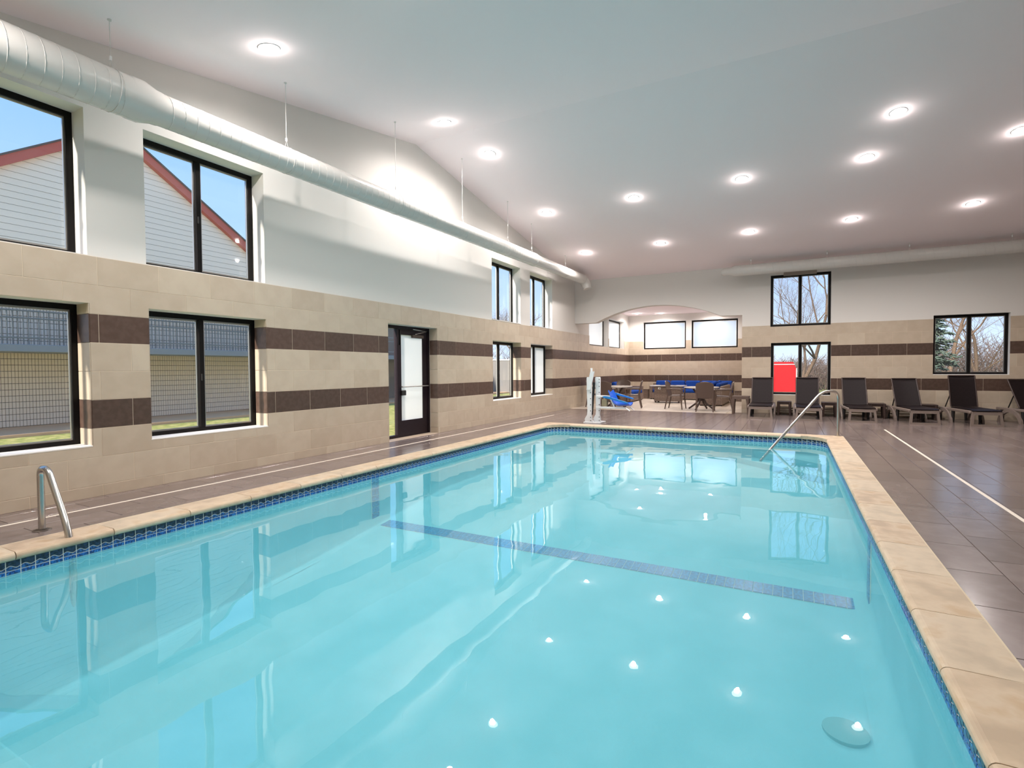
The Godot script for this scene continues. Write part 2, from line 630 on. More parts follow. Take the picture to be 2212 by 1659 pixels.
func gable(x0: float, x1: float, z0: float, z1: float, y0: float) -> MB:
	var mb := MB.new()
	var poly := PackedVector2Array([Vector2(-z1, y0), Vector2(-z1, roof_y(z1) + 0.1), Vector2(-RIDGE_Z, RIDGE_Y + 0.1), Vector2(-z0, roof_y(z0) + 0.1), Vector2(-z0, y0)])
	# polygon x is -z, drawn out along x
	mb.prism(poly, x0, x1, Transform3D(Basis(Vector3(0, 0, -1), Vector3(0, 1, 0), Vector3(1, 0, 0)), Vector3.ZERO))
	return mb

func left_wall() -> void:
	var U := Vector3(0, 0, -1)
	var W := Vector3(1, 0, 0)
	var org := Vector3(LX, 0, 0)
	var mb := gable(LX - 0.3, LX, -17.21, NZ, 4.15)
	mb.wall(org, U, Vector3.UP, W, -NZ, 17.21, -0.3, 4.15, -0.3, 0.0, LH)
	var wl := struct("wall_left", mb.mesh(mats.paint), "long side wall, tiled below and painted grey up to the gable", "wall")
	tile_wall(wl, org, U, Vector3.UP, W, -NZ, 17.21, LH, 0.4)
	# the tiling goes round into the reveals of the lower windows and of the door
	for i in LH.size():
		var h: Array = LH[i]
		if h[2] > 2.0:
			continue
		for side in 2:
			var u: float = h[1] if side == 1 else h[0]
			var nrm := Vector3(0, 0, 1) if side == 1 else Vector3(0, 0, -1)
			for k in 9:
				var v1: float = minf(TOP - k * ROW - 0.002, h[3])
				var v0: float = maxf(TOP - (k + 1) * ROW + 0.002, maxf(h[2], 0.0))
				if v1 - v0 < 0.03:
					continue
				var key := "brown0" if k == 2 or k == 5 else "beige%d" % (k % 3)
				var depth := 0.25 if i != 4 else 0.2
				var m2 := MB.new()
				m2.cbox(Vector3.ZERO, Vector3(depth, v1 - v0, 0.01), 0.002)
				var o := obj("tile", m2.mesh(mats[key]), wl)
				o.position = Vector3(LX - depth / 2 + 0.012, (v0 + v1) / 2, -u) + nrm * 0.005
	# alcove part of the same side
	var ma := MB.new()
	ma.wall(org, U, Vector3.UP, W, 17.21, -AZ + 0.3, -0.3, 3.9, -0.3, 0.0, AH)
	var wa := struct("wall_alcove_left", ma.mesh(mats.paint), "side wall of the seating alcove with two frosted windows", "wall")
	tile_wall(wa, org, U, Vector3.UP, W, 17.21, -AZ, AH, 0.555)

func end_wall() -> void:
	var U := Vector3(1, 0, 0)
	var W := Vector3(0, 0, 1)
	var org := Vector3(0, 0, EZ)
	var mb := MB.new()
	mb.wall(org, U, Vector3.UP, W, ALX, RX, -0.3, 4.5, -0.3, 0.0, EH)
	var we := struct("wall_end", mb.mesh(mats.paint), "end wall behind the loungers, tiled below and painted above", "wall")
	tile_wall(we, org, U, Vector3.UP, W, ALX, RX, EH, 0.235)
	# the arched header over the alcove
	var pts := PackedVector2Array([Vector2(LX, 4.55), Vector2(LX, 2.885)])
	var a := Vector2(-5.78, 2.885)
	var b := Vector2(-1.85, 2.91)
	var sag := 0.455
	var ch := a.distance_to(b)
	var R := (ch * ch / 4 + sag * sag) / (2 * sag)
	for i in 25:
		var t := i / 24.0
		var s := (t - 0.5) * ch
		pts.append(a.lerp(b, t) + Vector2(0, sqrt(R * R - s * s) - (R - sag)))
	pts.append(Vector2(ALX, 2.9))
	pts.append(Vector2(ALX, 4.55))
	var mh := MB.new()
	mh.prism(pts, EZ - 0.3, EZ)
	struct("wall_header", mh.mesh(mats.paint), "painted header with a shallow arch over the seating alcove", "wall")
	# alcove back and right
	var m2 := MB.new()
	var org2 := Vector3(0, 0, AZ)
	m2.wall(org2, U, Vector3.UP, W, LX - 0.4, ALX + 0.3, -0.3, 3.9, -0.3, 0.0, BH)
	var wb := struct("wall_alcove_back", m2.mesh(mats.paint), "back wall of the seating alcove with two wide frosted windows", "wall")
	tile_wall(wb, org2, U, Vector3.UP, W, LX, ALX, BH, 0.47)
	var m3 := MB.new()
	m3.box(Vector3(ALX + 0.15, 1.8, (EZ - 0.3 + AZ) / 2), Vector3(0.3, 4.2, EZ - 0.3 - AZ))
	struct("wall_alcove_right", m3.mesh(mats.beige0), "tiled right hand wall inside the alcove", "wall")

func other_walls() -> void:
	var mr := gable(RX, RX + 0.3, EZ - 0.3, NZ, -0.3)
	var wr := struct("wall_right", mr.mesh(mats.paint), "gable wall on the far side of the deck", "wall")
	var d := MB.new()
	d.box(Vector3(RX - 0.006, TOP / 2, (EZ + NZ) / 2), Vector3(0.012, TOP, NZ - EZ))
	obj("tiling", d.mesh(mats.beige1), wr)
	var mn := MB.new()
	mn.box(Vector3((LX + RX) / 2, 2.1, NZ + 0.15), Vector3(RX - LX + 0.6, 4.8, 0.3))
	var wn := struct("wall_near", mn.mesh(mats.paint), "wall at the near end of the pool hall", "wall")
	var d2 := MB.new()
	d2.box(Vector3((LX + RX) / 2, TOP / 2, NZ - 0.006), Vector3(RX - LX, TOP, 0.012))
	obj("tiling", d2.mesh(mats.beige1), wn)

func ceilings() -> void:
	var mb := MB.new()
	var z0 := EZ - 0.3
	var z1 := NZ + 0.3
	var poly := PackedVector2Array([Vector2(-z1, roof_y(z1)), Vector2(-RIDGE_Z, RIDGE_Y), Vector2(-z0, roof_y(z0)), Vector2(-z0, roof_y(z0) + 0.3), Vector2(-RIDGE_Z, RIDGE_Y + 0.3), Vector2(-z1, roof_y(z1) + 0.3)])
	mb.prism(poly, LX - 0.42, RX + 0.3, Transform3D(Basis(Vector3(0, 0, -1), Vector3(0, 1, 0), Vector3(1, 0, 0)), Vector3.ZERO))
	struct("ceiling", mb.mesh(mats.ceiling), "white vaulted ceiling with a low ridge", "ceiling")
	var m2 := MB.new()
	m2.box(Vector3((LX - 0.4 + ALX + 0.3) / 2, 3.85, (EZ - 0.3 + AZ - 0.3) / 2), Vector3(ALX + 0.3 - LX + 0.4, 0.24, EZ - AZ))
	struct("ceiling_alcove", m2.mesh(mats.ceiling), "flat white ceiling of the seating alcove", "ceiling")

# ------------------------------------------------------------------ floors
func seen_size(c: Vector3, ext: float) -> float:
	# how large a piece shows in the photograph's frame; 0 when outside it
	var q := cam.basis.inverse() * (c - cam.position)
	if q.z > -0.4:
		return 0.0
	var f := 1126.5
	var x := q.x / -q.z * f
	var y := q.y / -q.z * f
	if absf(x) > 1106.0 + 40.0 or absf(y) > 829.5 + 40.0:
		return 0.0
	return ext * (1.338 - c.y) / (q.z * q.z * sqrt(q.z * q.z + q.x * q.x))

func deck() -> void:
	var ox0 := PX0 - COPE
	var ox1 := PX1 + COPE
	var oz0 := PZ0 - COPE
	var oz1 := PZ1 + COPE
	var hole := [ox0, ox1, -oz1, -oz0]
	var lip := [LX - 0.5, -1.46, 16.42, 17.5]
	var base := MB.new()
	base.wall(Vector3.ZERO, Vector3(1, 0, 0), Vector3(0, 0, -1), Vector3.UP, LX - 0.3, RX + 0.2, -NZ - 0.2, -EZ, -0.25, -0.006, [hole, lip])
	var fl := struct("floor", base.mesh(mats.deck_grout), "brown tiled pool deck", "floor")
	var strips := [[1.782, 1.818, 0.0, 13.55], [-6.045, -6.012, -0.5, 13.9]]
	var holes := [hole, lip, strips[0], strips[1]]
	var pieces := []
	var w := 0.305
	var l := 0.61
	var rng := RandomNumberGenerator.new()
	rng.seed = 42
	for i in range(-25, 23):
		var xa := 0.92 + i * w
		var xb := xa + w
		if xb < LX or xa > RX:
			continue
		for j in range(-3, 29):
			var za := -0.5 + j * l + (l / 2 if i % 2 != 0 else 0.0)
			var zb := za + l
			var tone := rng.randi_range(0, 3)
			if zb < -NZ or za > -EZ:
				continue
			var cell := [maxf(xa + 0.0025, LX), minf(xb - 0.0025, RX), maxf(za + 0.0025, -NZ), minf(zb - 0.0025, -EZ)]
			if cell[1] - cell[0] < 0.02 or cell[3] - cell[2] < 0.02:
				continue
			for r in minus(cell, holes):
				var c := Vector3((r[0] + r[1]) / 2, -0.006, -(r[2] + r[3]) / 2)
				pieces.append([seen_size(c, (r[1] - r[0]) * (r[3] - r[2])), c, Vector3(r[1] - r[0], 0.012, r[3] - r[2]), tone])
	lay(fl, pieces, "deck", 300)
	for s in strips:
		var ms := MB.new()
		ms.cbox(Vector3((s[0] + s[1]) / 2, -0.004, -(s[2] + s[3]) / 2), Vector3(s[1] - s[0], 0.012, s[3] - s[2]), 0.002)
		var lab := "long pale strip set in the brown deck to the right of the pool" if s[0] > 0 else "narrow pale strip in the deck between pool and window wall"
		struct("trim_1" if s[0] > 0 else "trim_2", ms.mesh(mats.strip), lab, "trim")

func lay(parent: Node3D, pieces: Array, key: String, limit: int) -> void:
	pieces.sort_custom(func(a, b): return a[0] > b[0])
	var rest := [MB.new(), MB.new(), MB.new(), MB.new()]
	for k in pieces.size():
		var p: Array = pieces[k]
		if k < limit and p[0] > 0.0:
			var sz: Vector3 = p[2]
			var ck := "%s%d_%.3f_%.3f" % [key, p[3], sz.x, sz.z]
			if not cache.has(ck):
				var mb := MB.new()
				mb.cbox(Vector3.ZERO, sz, 0.002)
				cache[ck] = mb.mesh(mats["%s%d" % [key, p[3]]])
			var o := obj("tile", cache[ck], parent)
			o.position = p[1]
		else:
			rest[p[3]].cbox(p[1], p[2], 0.002)
	var am := ArrayMesh.new()
	for t in 4:
		if rest[t].v.size():
			rest[t].put(am, mats["%s%d" % [key, t]])
	if am.get_surface_count():
		tag(obj("tiling", am, parent), "", "", "", "stuff")

func alcove_floor() -> void:
	var base := MB.new()
	base.box(Vector3((LX + ALX) / 2, -0.13, (EZ + AZ) / 2), Vector3(ALX - LX + 0.5, 0.248, EZ - AZ))
	base.box(Vector3((LX - 1.46) / 2, -0.13, (EZ - 16.42) / 2), Vector3(-1.46 - LX, 0.248, 0.49))
	var fl := struct("floor_alcove", base.mesh(mats.cream_grout), "cream tiled floor of the seating alcove", "floor")
	var pieces := []
	var i := 0
	var x := LX
	while x < ALX:
		var j := 0
		var z := -16.424 if x < -1.7 else EZ
		while z > AZ:
			var za := maxf(z - 0.61, AZ)
			var xb := minf(x + 0.61, ALX if z < EZ + 0.01 else -1.46)
			var c := Vector3((x + xb) / 2, -0.006, (z + za) / 2)
			pieces.append([seen_size(c, 0.37), c, Vector3(xb - x - 0.004, 0.012, z - za - 0.004), (i + j * 3) % 2])
			z -= 0.61
			j += 1
		x += 0.61
		i += 1
	lay(fl, pieces, "cream", 300)

# ------------------------------------------------------------------ pool
func rim_points(off: float, seg := 8) -> Array:
	# the pool's inner edge moved outwards by off: [point, direction into the pool] once round, from the near left corner
	var out := []
	var r := PR + off
	var cs := [[PX0 + PR, PZ1 - PR, PI / 2, PI], [PX0 + PR, PZ0 + PR, PI, 1.5 * PI], [PX1 - PR, PZ0 + PR, 1.5 * PI, TAU], [PX1 - PR, PZ1 - PR, 0.0, PI / 2]]
	for c in cs:
		for i in seg + 1:
			var a: float = lerpf(c[2], c[3], float(i) / seg)
			out.append([Vector3(c[0] + cos(a) * r, 0, c[1] + sin(a) * r), Vector3(-cos(a), 0, -sin(a))])
	return out

func bed(z: float) -> float:
	# depth of the pool floor
	if z > -4.0: return lerpf(-0.95, -1.2, (z + 4.0) / 3.23)
	if z > -7.0: return lerpf(-0.62, -0.95, (z + 7.0) / 3.0)
	return lerpf(-0.56, -0.62, (z - PZ0) / (-7.0 - PZ0))

func pool() -> void:
	var p := thing("swimming_pool", "rectangular turquoise swimming pool with sandstone coping and blue tile line", "pool")
	# shell: walls and sloping floor
	var sh := MB.new()
	var loop := rim_points(0.012)
	var dense := []
	for i in loop.size():
		var a: Vector3 = loop[i][0]
		var b: Vector3 = loop[(i + 1) % loop.size()][0]
		dense.append([a, loop[i][1]])
		if a.distance_to(b) > 1.0:
			for k in range(1, 12):
				dense.append([a.lerp(b, k / 12.0), loop[i][1]])
	for i in dense.size():
		var a: Vector3 = dense[i][0]
		var b: Vector3 = dense[(i + 1) % dense.size()][0]
		var na: Vector3 = dense[i][1]
		var nb: Vector3 = dense[(i + 1) % dense.size()][1]
		# a small cove joins wall and floor
		var prev_a := a + Vector3(0, -0.03, 0)
		var prev_b := b + Vector3(0, -0.03, 0)
		var pna := na
		var pnb := nb
		for k in 6:
			var an := PI / 2 * k / 5.0
			var ca := a + na * 0.16 * (1 - cos(an)) + Vector3(0, bed(a.z) + 0.16 - 0.16 * sin(an), 0)
			var cb := b + nb * 0.16 * (1 - cos(an)) + Vector3(0, bed(b.z) + 0.16 - 0.16 * sin(an), 0)
			var nna := (na * cos(an) + Vector3.UP * sin(an)).normalized()
			var nnb := (nb * cos(an) + Vector3.UP * sin(an)).normalized()
			sh.squad(prev_a, prev_b, cb, ca, pna, pnb, nnb, nna)
			prev_a = ca; prev_b = cb; pna = nna; pnb = nnb
	var zs := []
	for k in 61:
		zs.append(lerpf(PZ0 - 0.01, PZ1 + 0.01, k / 60.0))
	for k in 60:
		var e := []
		for z in [zs[k], zs[k + 1]]:
			var cut := 0.0
			var dz := maxf(PZ0 + PR - z, z - (PZ1 - PR))
			if dz > 0.0:
				cut = PR - sqrt(maxf(PR * PR - dz * dz, 0.0))
			e.append(Vector3(PX0 - 0.012 + cut, bed(z), z)); e.append(Vector3(PX1 + 0.012 - cut, bed(z), z))
		sh.quad(e[0], e[1], e[3], e[2], Vector3.UP)
	obj("pool_shell", sh.mesh(mats.plaster), p)
	# steps across the far right corner, under the handrail
	for k in 2:
		var st := MB.new()
		var d: float = [1.25, 1.75][k]
		var y: float = [-0.34, -0.47][k]
		st.prism(PackedVector2Array([Vector2(PX1 + 0.01, -(PZ0 - 0.01)), Vector2(PX1 + 0.01, -(PZ0 + d)), Vector2(PX1 - d, -(PZ0 - 0.01))]), bed(PZ0) - 0.05, y, Transform3D(Basis(Vector3(1, 0, 0), Vector3(0, 0, -1), Vector3(0, 1, 0)), Vector3.ZERO))
		obj("step", st.mesh(mats.plaster), p)
	# bench along the near end
	var be := MB.new()
	be.cbox(Vector3((PX0 + PX1) / 2, -0.65, PZ1 - 0.18), Vector3(PX1 - PX0, 0.7, 0.36), 0.02)
	obj("bench", be.mesh(mats.plaster), p)
	# coping stones
	var prof := PackedVector2Array([Vector2(COPE - 0.003, -0.05), Vector2(COPE - 0.003, 0.004), Vector2(COPE - 0.01, 0.009), Vector2(0.035, 0.012)])
	for i in 9:
		var a := lerpf(PI / 2, PI * 1.5, i / 8.0)
		prof.append(Vector2(0.012 + cos(a) * 0.032, -0.019 + sin(a) * 0.031))
	var runs := [[Vector3(PX0, 0, PZ1 - PR), Vector3(0, 0, -1), PZ1 - PZ0 - 2 * PR, 16, Vector3(-1, 0, 0)], [Vector3(PX0 + PR, 0, PZ0), Vector3(1, 0, 0), PX1 - PX0 - 2 * PR, 8, Vector3(0, 0, -1)],
		[Vector3(PX1, 0, PZ0 + PR), Vector3(0, 0, 1), PZ1 - PZ0 - 2 * PR, 16, Vector3(1, 0, 0)], [Vector3(PX1 - PR, 0, PZ1), Vector3(-1, 0, 0), PX1 - PX0 - 2 * PR, 8, Vector3(0, 0, 1)]]
	var rng := RandomNumberGenerator.new()
	rng.seed = 8
	for r in runs:
		var step: float = r[2] / r[3]
		var bs := Basis(r[4], Vector3.UP, (r[4] as Vector3).cross(Vector3.UP))
		for k in r[3]:
			var tone := rng.randi_range(0, 2)
			var ck := "cope_%d_%.3f" % [tone, step]
			if not cache.has(ck):
				var mb := MB.new()
				mb.prism(prof, -step / 2 + 0.003, step / 2 - 0.003)
				cache[ck] = mb.mesh(mats["coping%d" % tone])
			var o := obj("coping_stone", cache[ck], p)
			o.transform = Transform3D(bs, r[0] + r[1] * step * (k + 0.5))
	for c in [[PX0, PZ0, -1, -1], [PX1, PZ0, 1, -1], [PX0, PZ1, -1, 1], [PX1, PZ1, 1, 1]]:
		var poly := PackedVector2Array()
		var sx: float = c[2]
		var sz: float = c[3]
		# local x outwards, local y outwards; arc centre at (-PR, -PR)
		for i in 11:
			var a := PI / 2 * i / 10.0
			poly.append(Vector2(-PR + cos(a) * (PR - 0.02), -PR + sin(a) * (PR - 0.02)))
		poly.append(Vector2(-PR + 0.002, COPE - 0.003))
		for i in 7:
			var a := PI / 2 * (1.0 - i / 6.0)
			poly.append(Vector2(COPE - 0.103 + cos(a) * 0.1, COPE - 0.103 + sin(a) * 0.1))
		poly.append(Vector2(COPE - 0.003, -PR + 0.002))
		var p2 := PackedVector2Array()
		for q in poly:
			p2.append(Vector2(c[0] + sx * q.x, -(c[1] + sz * q.y)))
		var mb := MB.new()
		mb.prism(p2, -0.05, 0.011, Transform3D(Basis(Vector3(1, 0, 0), Vector3(0, 0, -1), Vector3(0, 1, 0)), Vector3.ZERO))
		obj("coping_stone", mb.mesh(mats.coping1), p)
	var bedding := MB.new()
	bedding.wall(Vector3.ZERO, Vector3(1, 0, 0), Vector3(0, 0, -1), Vector3.UP, PX0 - COPE, PX1 + COPE, -PZ1 - COPE, -PZ0 + COPE, -0.2, 0.0085, [[PX0 - 0.014, PX1 + 0.014, -PZ1 - 0.014, -PZ0 + 0.014]])
	var bedm := bedding.mesh(mats.joint_pale)
	# the rectangular opening would show at the round corners only under the corner stones
	obj("coping_bed", bedm, p)
	# waterline tiles with their wavy joint
	var back := MB.new()
	var l2 := rim_points(0.004)
	for i in l2.size():
		var a: Vector3 = l2[i][0]
		var b: Vector3 = l2[(i + 1) % l2.size()][0]
		back.squad(a + Vector3(0, -0.04, 0), b + Vector3(0, -0.04, 0), b + Vector3(0, -0.158, 0), a + Vector3(0, -0.158, 0), l2[i][1], l2[(i + 1) % l2.size()][1], l2[(i + 1) % l2.size()][1], l2[i][1])
	obj("tile_grout", back.mesh(mats.tile_grout), p)
	var tw := 0.0855
	var parts := wave_tile(tw - 0.007)
	var tm := ArrayMesh.new()
	parts[0].put(tm, mats.glass_dark); parts[1].put(tm, mats.glass_mid); parts[2].put(tm, mats.glass_blue)
	var spots := []
	var l3 := rim_points(0.0, 12)
	var carry := 0.0
	for i in l3.size():
		var a: Vector3 = l3[i][0]
		var b: Vector3 = l3[(i + 1) % l3.size()][0]
		var len := a.distance_to(b)
		while carry < len:
			var t := carry / len
			var nrm: Vector3 = (l3[i][1] as Vector3).lerp(l3[(i + 1) % l3.size()][1], t).normalized()
			var at := a.lerp(b, t)
			var bs := Basis(Vector3.UP.cross(nrm), Vector3.UP, nrm)
			spots.append([seen_size(at + Vector3(0, -0.1, 0), 1.0) * maxf((Vector3(0, 1.3, 0) - at).normalized().dot(nrm), 0.02), Transform3D(bs, at + Vector3(0, -0.049, 0))])
			carry += tw
		carry -= len
	spots.sort_custom(func(x, y): return x[0] > y[0])
	var rest := [MB.new(), MB.new(), MB.new()]
	for k in spots.size():
		if k < 300 and spots[k][0] > 0.0:
			obj("waterline_tile", tm, p).transform = spots[k][1]
		else:
			for s in 3:
				for q in parts[s].v.size():
					rest[s].v.append(spots[k][1] * parts[s].v[q]); rest[s].n.append(spots[k][1].basis * parts[s].n[q])
	if rest[0].v.size():
		var rm := ArrayMesh.new()
		rest[0].put(rm, mats.glass_dark); rest[1].put(rm, mats.glass_mid); rest[2].put(rm, mats.glass_blue)
		tag(obj("waterline_tiling", rm, p), "", "", "", "stuff")
	# the blue line of tiles across the floor and up both side walls
	var lt := MB.new()
	lt.cbox(Vector3.ZERO, Vector3(0.079, 0.012, 0.2), 0.002)
	var lm := lt.mesh(mats.lane_blue)
	var lz := -5.5
	var slope := atan2(bed(lz) - bed(lz - 0.5), 0.5)
	var x := PX0 + 0.13
	while x < PX1 - 0.1:
		var o := obj("lane_tile", lm, p)
		o.position = Vector3(x, bed(lz) + 0.003, lz)
		o.rotation.x = -slope
		x += 0.0845
	var lg := MB.new()
	lg.box(Vector3((PX0 + PX1) / 2, bed(lz) + 0.0025, lz), Vector3(PX1 - PX0 - 0.2, 0.004, 0.205), Basis(Vector3(1, 0, 0), -slope))
	for sd in [[PX0 - 0.008, 1.0], [PX1 + 0.008, -1.0]]:
		lg.box(Vector3(sd[0], -0.42, -5.42), Vector3(0.012, 0.54, 0.145))
		var y := -0.19
		while y > bed(-5.42) + 0.1:
			var o := obj("lane_tile", wall_tile_mesh(), p)
			o.position = Vector3(sd[0] + sd[1] * 0.006, y, -5.42)
			y -= 0.08
	obj("lane_grout", lg.mesh(mats.tile_grout), p)
	# drain in the deep end
	var dr := MB.new()
	dr.tube([Vector3(0.33, bed(-3.83) - 0.02, -3.83), Vector3(0.33, bed(-3.83) + 0.012, -3.83)], 0.13, 24)
	tag(obj("floor_drain", dr.mesh(std("drain", c8(92, 178, 188), 0.6)), p), "round drain cover in the pool floor")
	# water
	var wm := MB.new()
	var wl := rim_points(0.01, 8)
	var cen := Vector3((PX0 + PX1) / 2, WATER, (PZ0 + PZ1) / 2)
	for i in wl.size():
		wm.tri(cen, wl[i][0] + Vector3(0, WATER, 0), wl[(i + 1) % wl.size()][0] + Vector3(0, WATER, 0), Vector3.UP)
	tag(obj("pool_water", wm.mesh(mats.water)), "still turquoise water filling the pool and mirroring the windows", "water", "", "stuff")

func wall_tile_mesh() -> ArrayMesh:
	if not cache.has("lane_wall"):
		var t := MB.new()
		t.cbox(Vector3.ZERO, Vector3(0.012, 0.075, 0.135), 0.002)
		cache.lane_wall = t.mesh(mats.lane_blue)
	return cache.lane_wall

func wave_tile(w: float) -> Array:
	# three glazed pieces of one waterline tile: dark top, middle, bright foot; the joint between the first two is a wave
	var top := PackedVector2Array()
	var mid := PackedVector2Array()
	var nseg := 8
	for i in nseg + 1:
		var t := float(i) / nseg
		top.append(Vector2((t - 0.5) * w, -0.042 + 0.009 * sin(TAU * t)))
		mid.append(Vector2((t - 0.5) * w, -0.049 + 0.009 * sin(TAU * t)))
	top.append(Vector2(w / 2, 0)); top.append(Vector2(-w / 2, 0))
	mid.append(Vector2(w / 2, -0.070)); mid.append(Vector2(-w / 2, -0.070))
	var a := MB.new()
	a.prism(top, -0.008, 0.0)
	var b := MB.new()
	b.prism(mid, -0.008, 0.0)
	var c := MB.new()
	c.cbox(Vector3(0, -0.089, -0.004), Vector3(w, 0.026, 0.008), 0.002)
	return [a, b, c]

# ------------------------------------------------------------------ ducts
func spiral(a: Vector3, b: Vector3, r: float, pitch: float) -> MB:
	var mb := MB.new()
	var d := (b - a).normalized()
	var ux := d.cross(Vector3.UP).normalized()
	var uy := d.cross(ux)
	var turns := a.distance_to(b) / pitch
	var nseg := int(turns * 20)
	var pts := []
	for i in nseg + 1:
		var t := float(i) / nseg
		var an := TAU * turns * t
		pts.append(a.lerp(b, t) + (ux * cos(an) + uy * sin(an)) * r)
	mb.tube(pts, 0.004, 4, false)
	return mb

func hanger(parent: Node3D, at: Vector3, r: float) -> void:
	# wire from the ceiling, a small clip and the loop round the duct; at is the duct's axis
	var top := roof_y(at.z)
	var h := Node3D.new()
	h.name = "hanger"
	parent.add_child(h, true)
	var w := MB.new()
	w.tube([Vector3(at.x, top, at.z), Vector3(at.x, at.y + r + 0.13, at.z)], 0.004, 6)
	w.tube([Vector3(at.x, top, at.z), Vector3(at.x, top - 0.012, at.z)], 0.018, 10)
	obj("wire", w.mesh(mats.wire), h)
	var c := MB.new()
	c.cbox(Vector3(at.x, at.y + r + 0.11, at.z), Vector3(0.022, 0.045, 0.022), 0.004)
	obj("clip", c.mesh(mats.lamp_trim), h)
	var l := MB.new()
	var pts := [Vector3(at.x, at.y + r + 0.09, at.z)]
	for i in 21:
		var a := lerpf(0.22, TAU - 0.22, i / 20.0)
		pts.append(at + Vector3(sin(a), cos(a), 0) * (r + 0.004))
	pts.append(Vector3(at.x, at.y + r + 0.09, at.z))
	l.tube(pts, 0.003, 4)
	obj("loop", l.mesh(mats.wire), h)

func ducts() -> void:
	var x := -5.95
	var d := thing("air_duct", "thick white spiral air duct hung along the window wall", "duct")
	var yy := func(z: float) -> float: return 4.11 + (-z - 2.0) * 0.009
	var A := Vector3(x, yy.call(0.7), 0.7)
	var B := Vector3(x, yy.call(-3.02), -3.02)
	var C := Vector3(x, yy.call(-3.14), -3.14)
	var D := Vector3(x, yy.call(-12.45), -12.45)
	var E := Vector3(x, yy.call(-12.6), -12.6)
	var F := Vector3(x, yy.call(-16.05), -16.05)
	var m1 := MB.new()
	m1.tube([A, B], 0.203, 32)
	obj("wide_section", m1.mesh(mats.duct), d)
	var m2 := MB.new()
	m2.tube([B + Vector3(0, 0, 0.12), B + Vector3(0, 0, 0.1), B, C, C + Vector3(0, 0, -0.06)], [0.203, 0.21, 0.21, 0.176, 0.172], 32)
	obj("reducer", m2.mesh(mats.duct), d)
	var m3 := MB.new()
	m3.tube([C, D], 0.166, 32)
	obj("middle_section", m3.mesh(mats.duct), d)
	var m4 := MB.new()
	m4.tube([D + Vector3(0, 0, 0.08), D, E], [0.172, 0.172, 0.156], 32)
	obj("reducer", m4.mesh(mats.duct), d)
	var m5 := MB.new()
	m5.tube([E, F], 0.15, 32)
	obj("narrow_section", m5.mesh(mats.duct), d)
	var m6 := MB.new()
	var pts := [F + Vector3(0, 0, 0.05), F]
	var rad := [0.158, 0.158]
	for i in range(1, 8):
		var a := PI / 2 * i / 7.0
		pts.append(F + Vector3(0.16 * (1 - cos(a)) * 0.5, -0.2 * (1 - cos(a)), -0.2 * sin(a)))
		rad.append(0.152)
	pts.append(pts[-1] + Vector3(0.02, -0.09, 0))
	rad.append(0.13)
	m6.tube(pts, rad, 28)
	obj("elbow", m6.mesh(mats.duct), d)
	obj("seam", spiral(A, B, 0.203, 0.125).mesh(mats.duct), d)
	obj("seam", spiral(C, D, 0.166, 0.13).mesh(mats.duct), d)
	for z in [-0.9, -2.77, -4.81, -7.0, -9.05, -11.0, -12.3, -14.6]:
		var r: float = 0.203 if z > -3.0 else (0.166 if z > -12.45 else 0.15)
		hanger(d, Vector3(x, yy.call(z), z), r)
	var e := thing("air_duct", "white air duct with a closed end above the loungers", "duct")
	var dz := -16.3
	var n1 := MB.new()
	n1.tube([Vector3(-1.42, 4.11, dz), Vector3(RX - 0.05, 4.13, dz)], 0.152, 32)
	obj("main_section", n1.mesh(mats.duct), e)
	var n2 := MB.new()
	n2.tube([Vector3(-1.36, 4.11, dz), Vector3(-1.42, 4.11, dz), Vector3(-1.55, 4.11, dz), Vector3(-1.68, 4.11, dz), Vector3(-1.74, 4.11, dz), Vector3(-1.775, 4.11, dz), Vector3(-1.785, 4.11, dz)], [0.157, 0.155, 0.106, 0.105, 0.098, 0.07, 0.0], 28)
	obj("end_cap", n2.mesh(mats.duct), e)
	obj("seam", spiral(Vector3(-1.4, 4.11, dz), Vector3(RX - 0.1, 4.13, dz), 0.152, 0.16).mesh(mats.duct), e)
	for xx in [-1.0, 0.85, 2.62, 4.55, 6.3]:
		hanger(e, Vector3(xx, 4.11, dz), 0.152)

# ------------------------------------------------------------------ lights
func ceiling_light(at: Vector3, nrm: Vector3, label: String, energy: float) -> void:
	var o := thing("ceiling_light", label, "light", at, 0.0, "round ceiling lights")
	var t := MB.new()
	t.tube([nrm * 0.001, nrm * 0.004, nrm * 0.006], [0.122, 0.122, 0.116], 28)
	obj("trim", t.mesh(mats.lamp_trim), o)
	var l := MB.new()
	l.dome(nrm * 0.006, 0.1, 0.024, nrm, 24, 5)
	obj("lens", l.mesh(mats.lamp_lens), o)
	var q := SpotLight3D.new()
	q.name = "lamp"
	q.position = nrm * 0.06
	q.basis = Basis.looking_at(nrm, Vector3.RIGHT)
	q.spot_angle = 84.0
	q.spot_angle_attenuation = 0.8
	q.light_color = c8(255, 245, 241)
	q.light_energy = energy
	q.light_size = 0.05
	q.spot_range = 40.0
	q.spot_attenuation = 2.0
	q.shadow_enabled = true
	o.add_child(q)
	# weak omni added to imitate the soft glow round each lamp
	var sp := OmniLight3D.new()
	sp.name = "added_halo"
	sp.position = nrm * 0.065
	sp.light_color = q.light_color
	sp.light_energy = energy * 0.022
	sp.light_size = 0.04
	sp.omni_range = 40.0
	sp.omni_attenuation = 2.0
	sp.shadow_enabled = true
	o.add_child(sp)

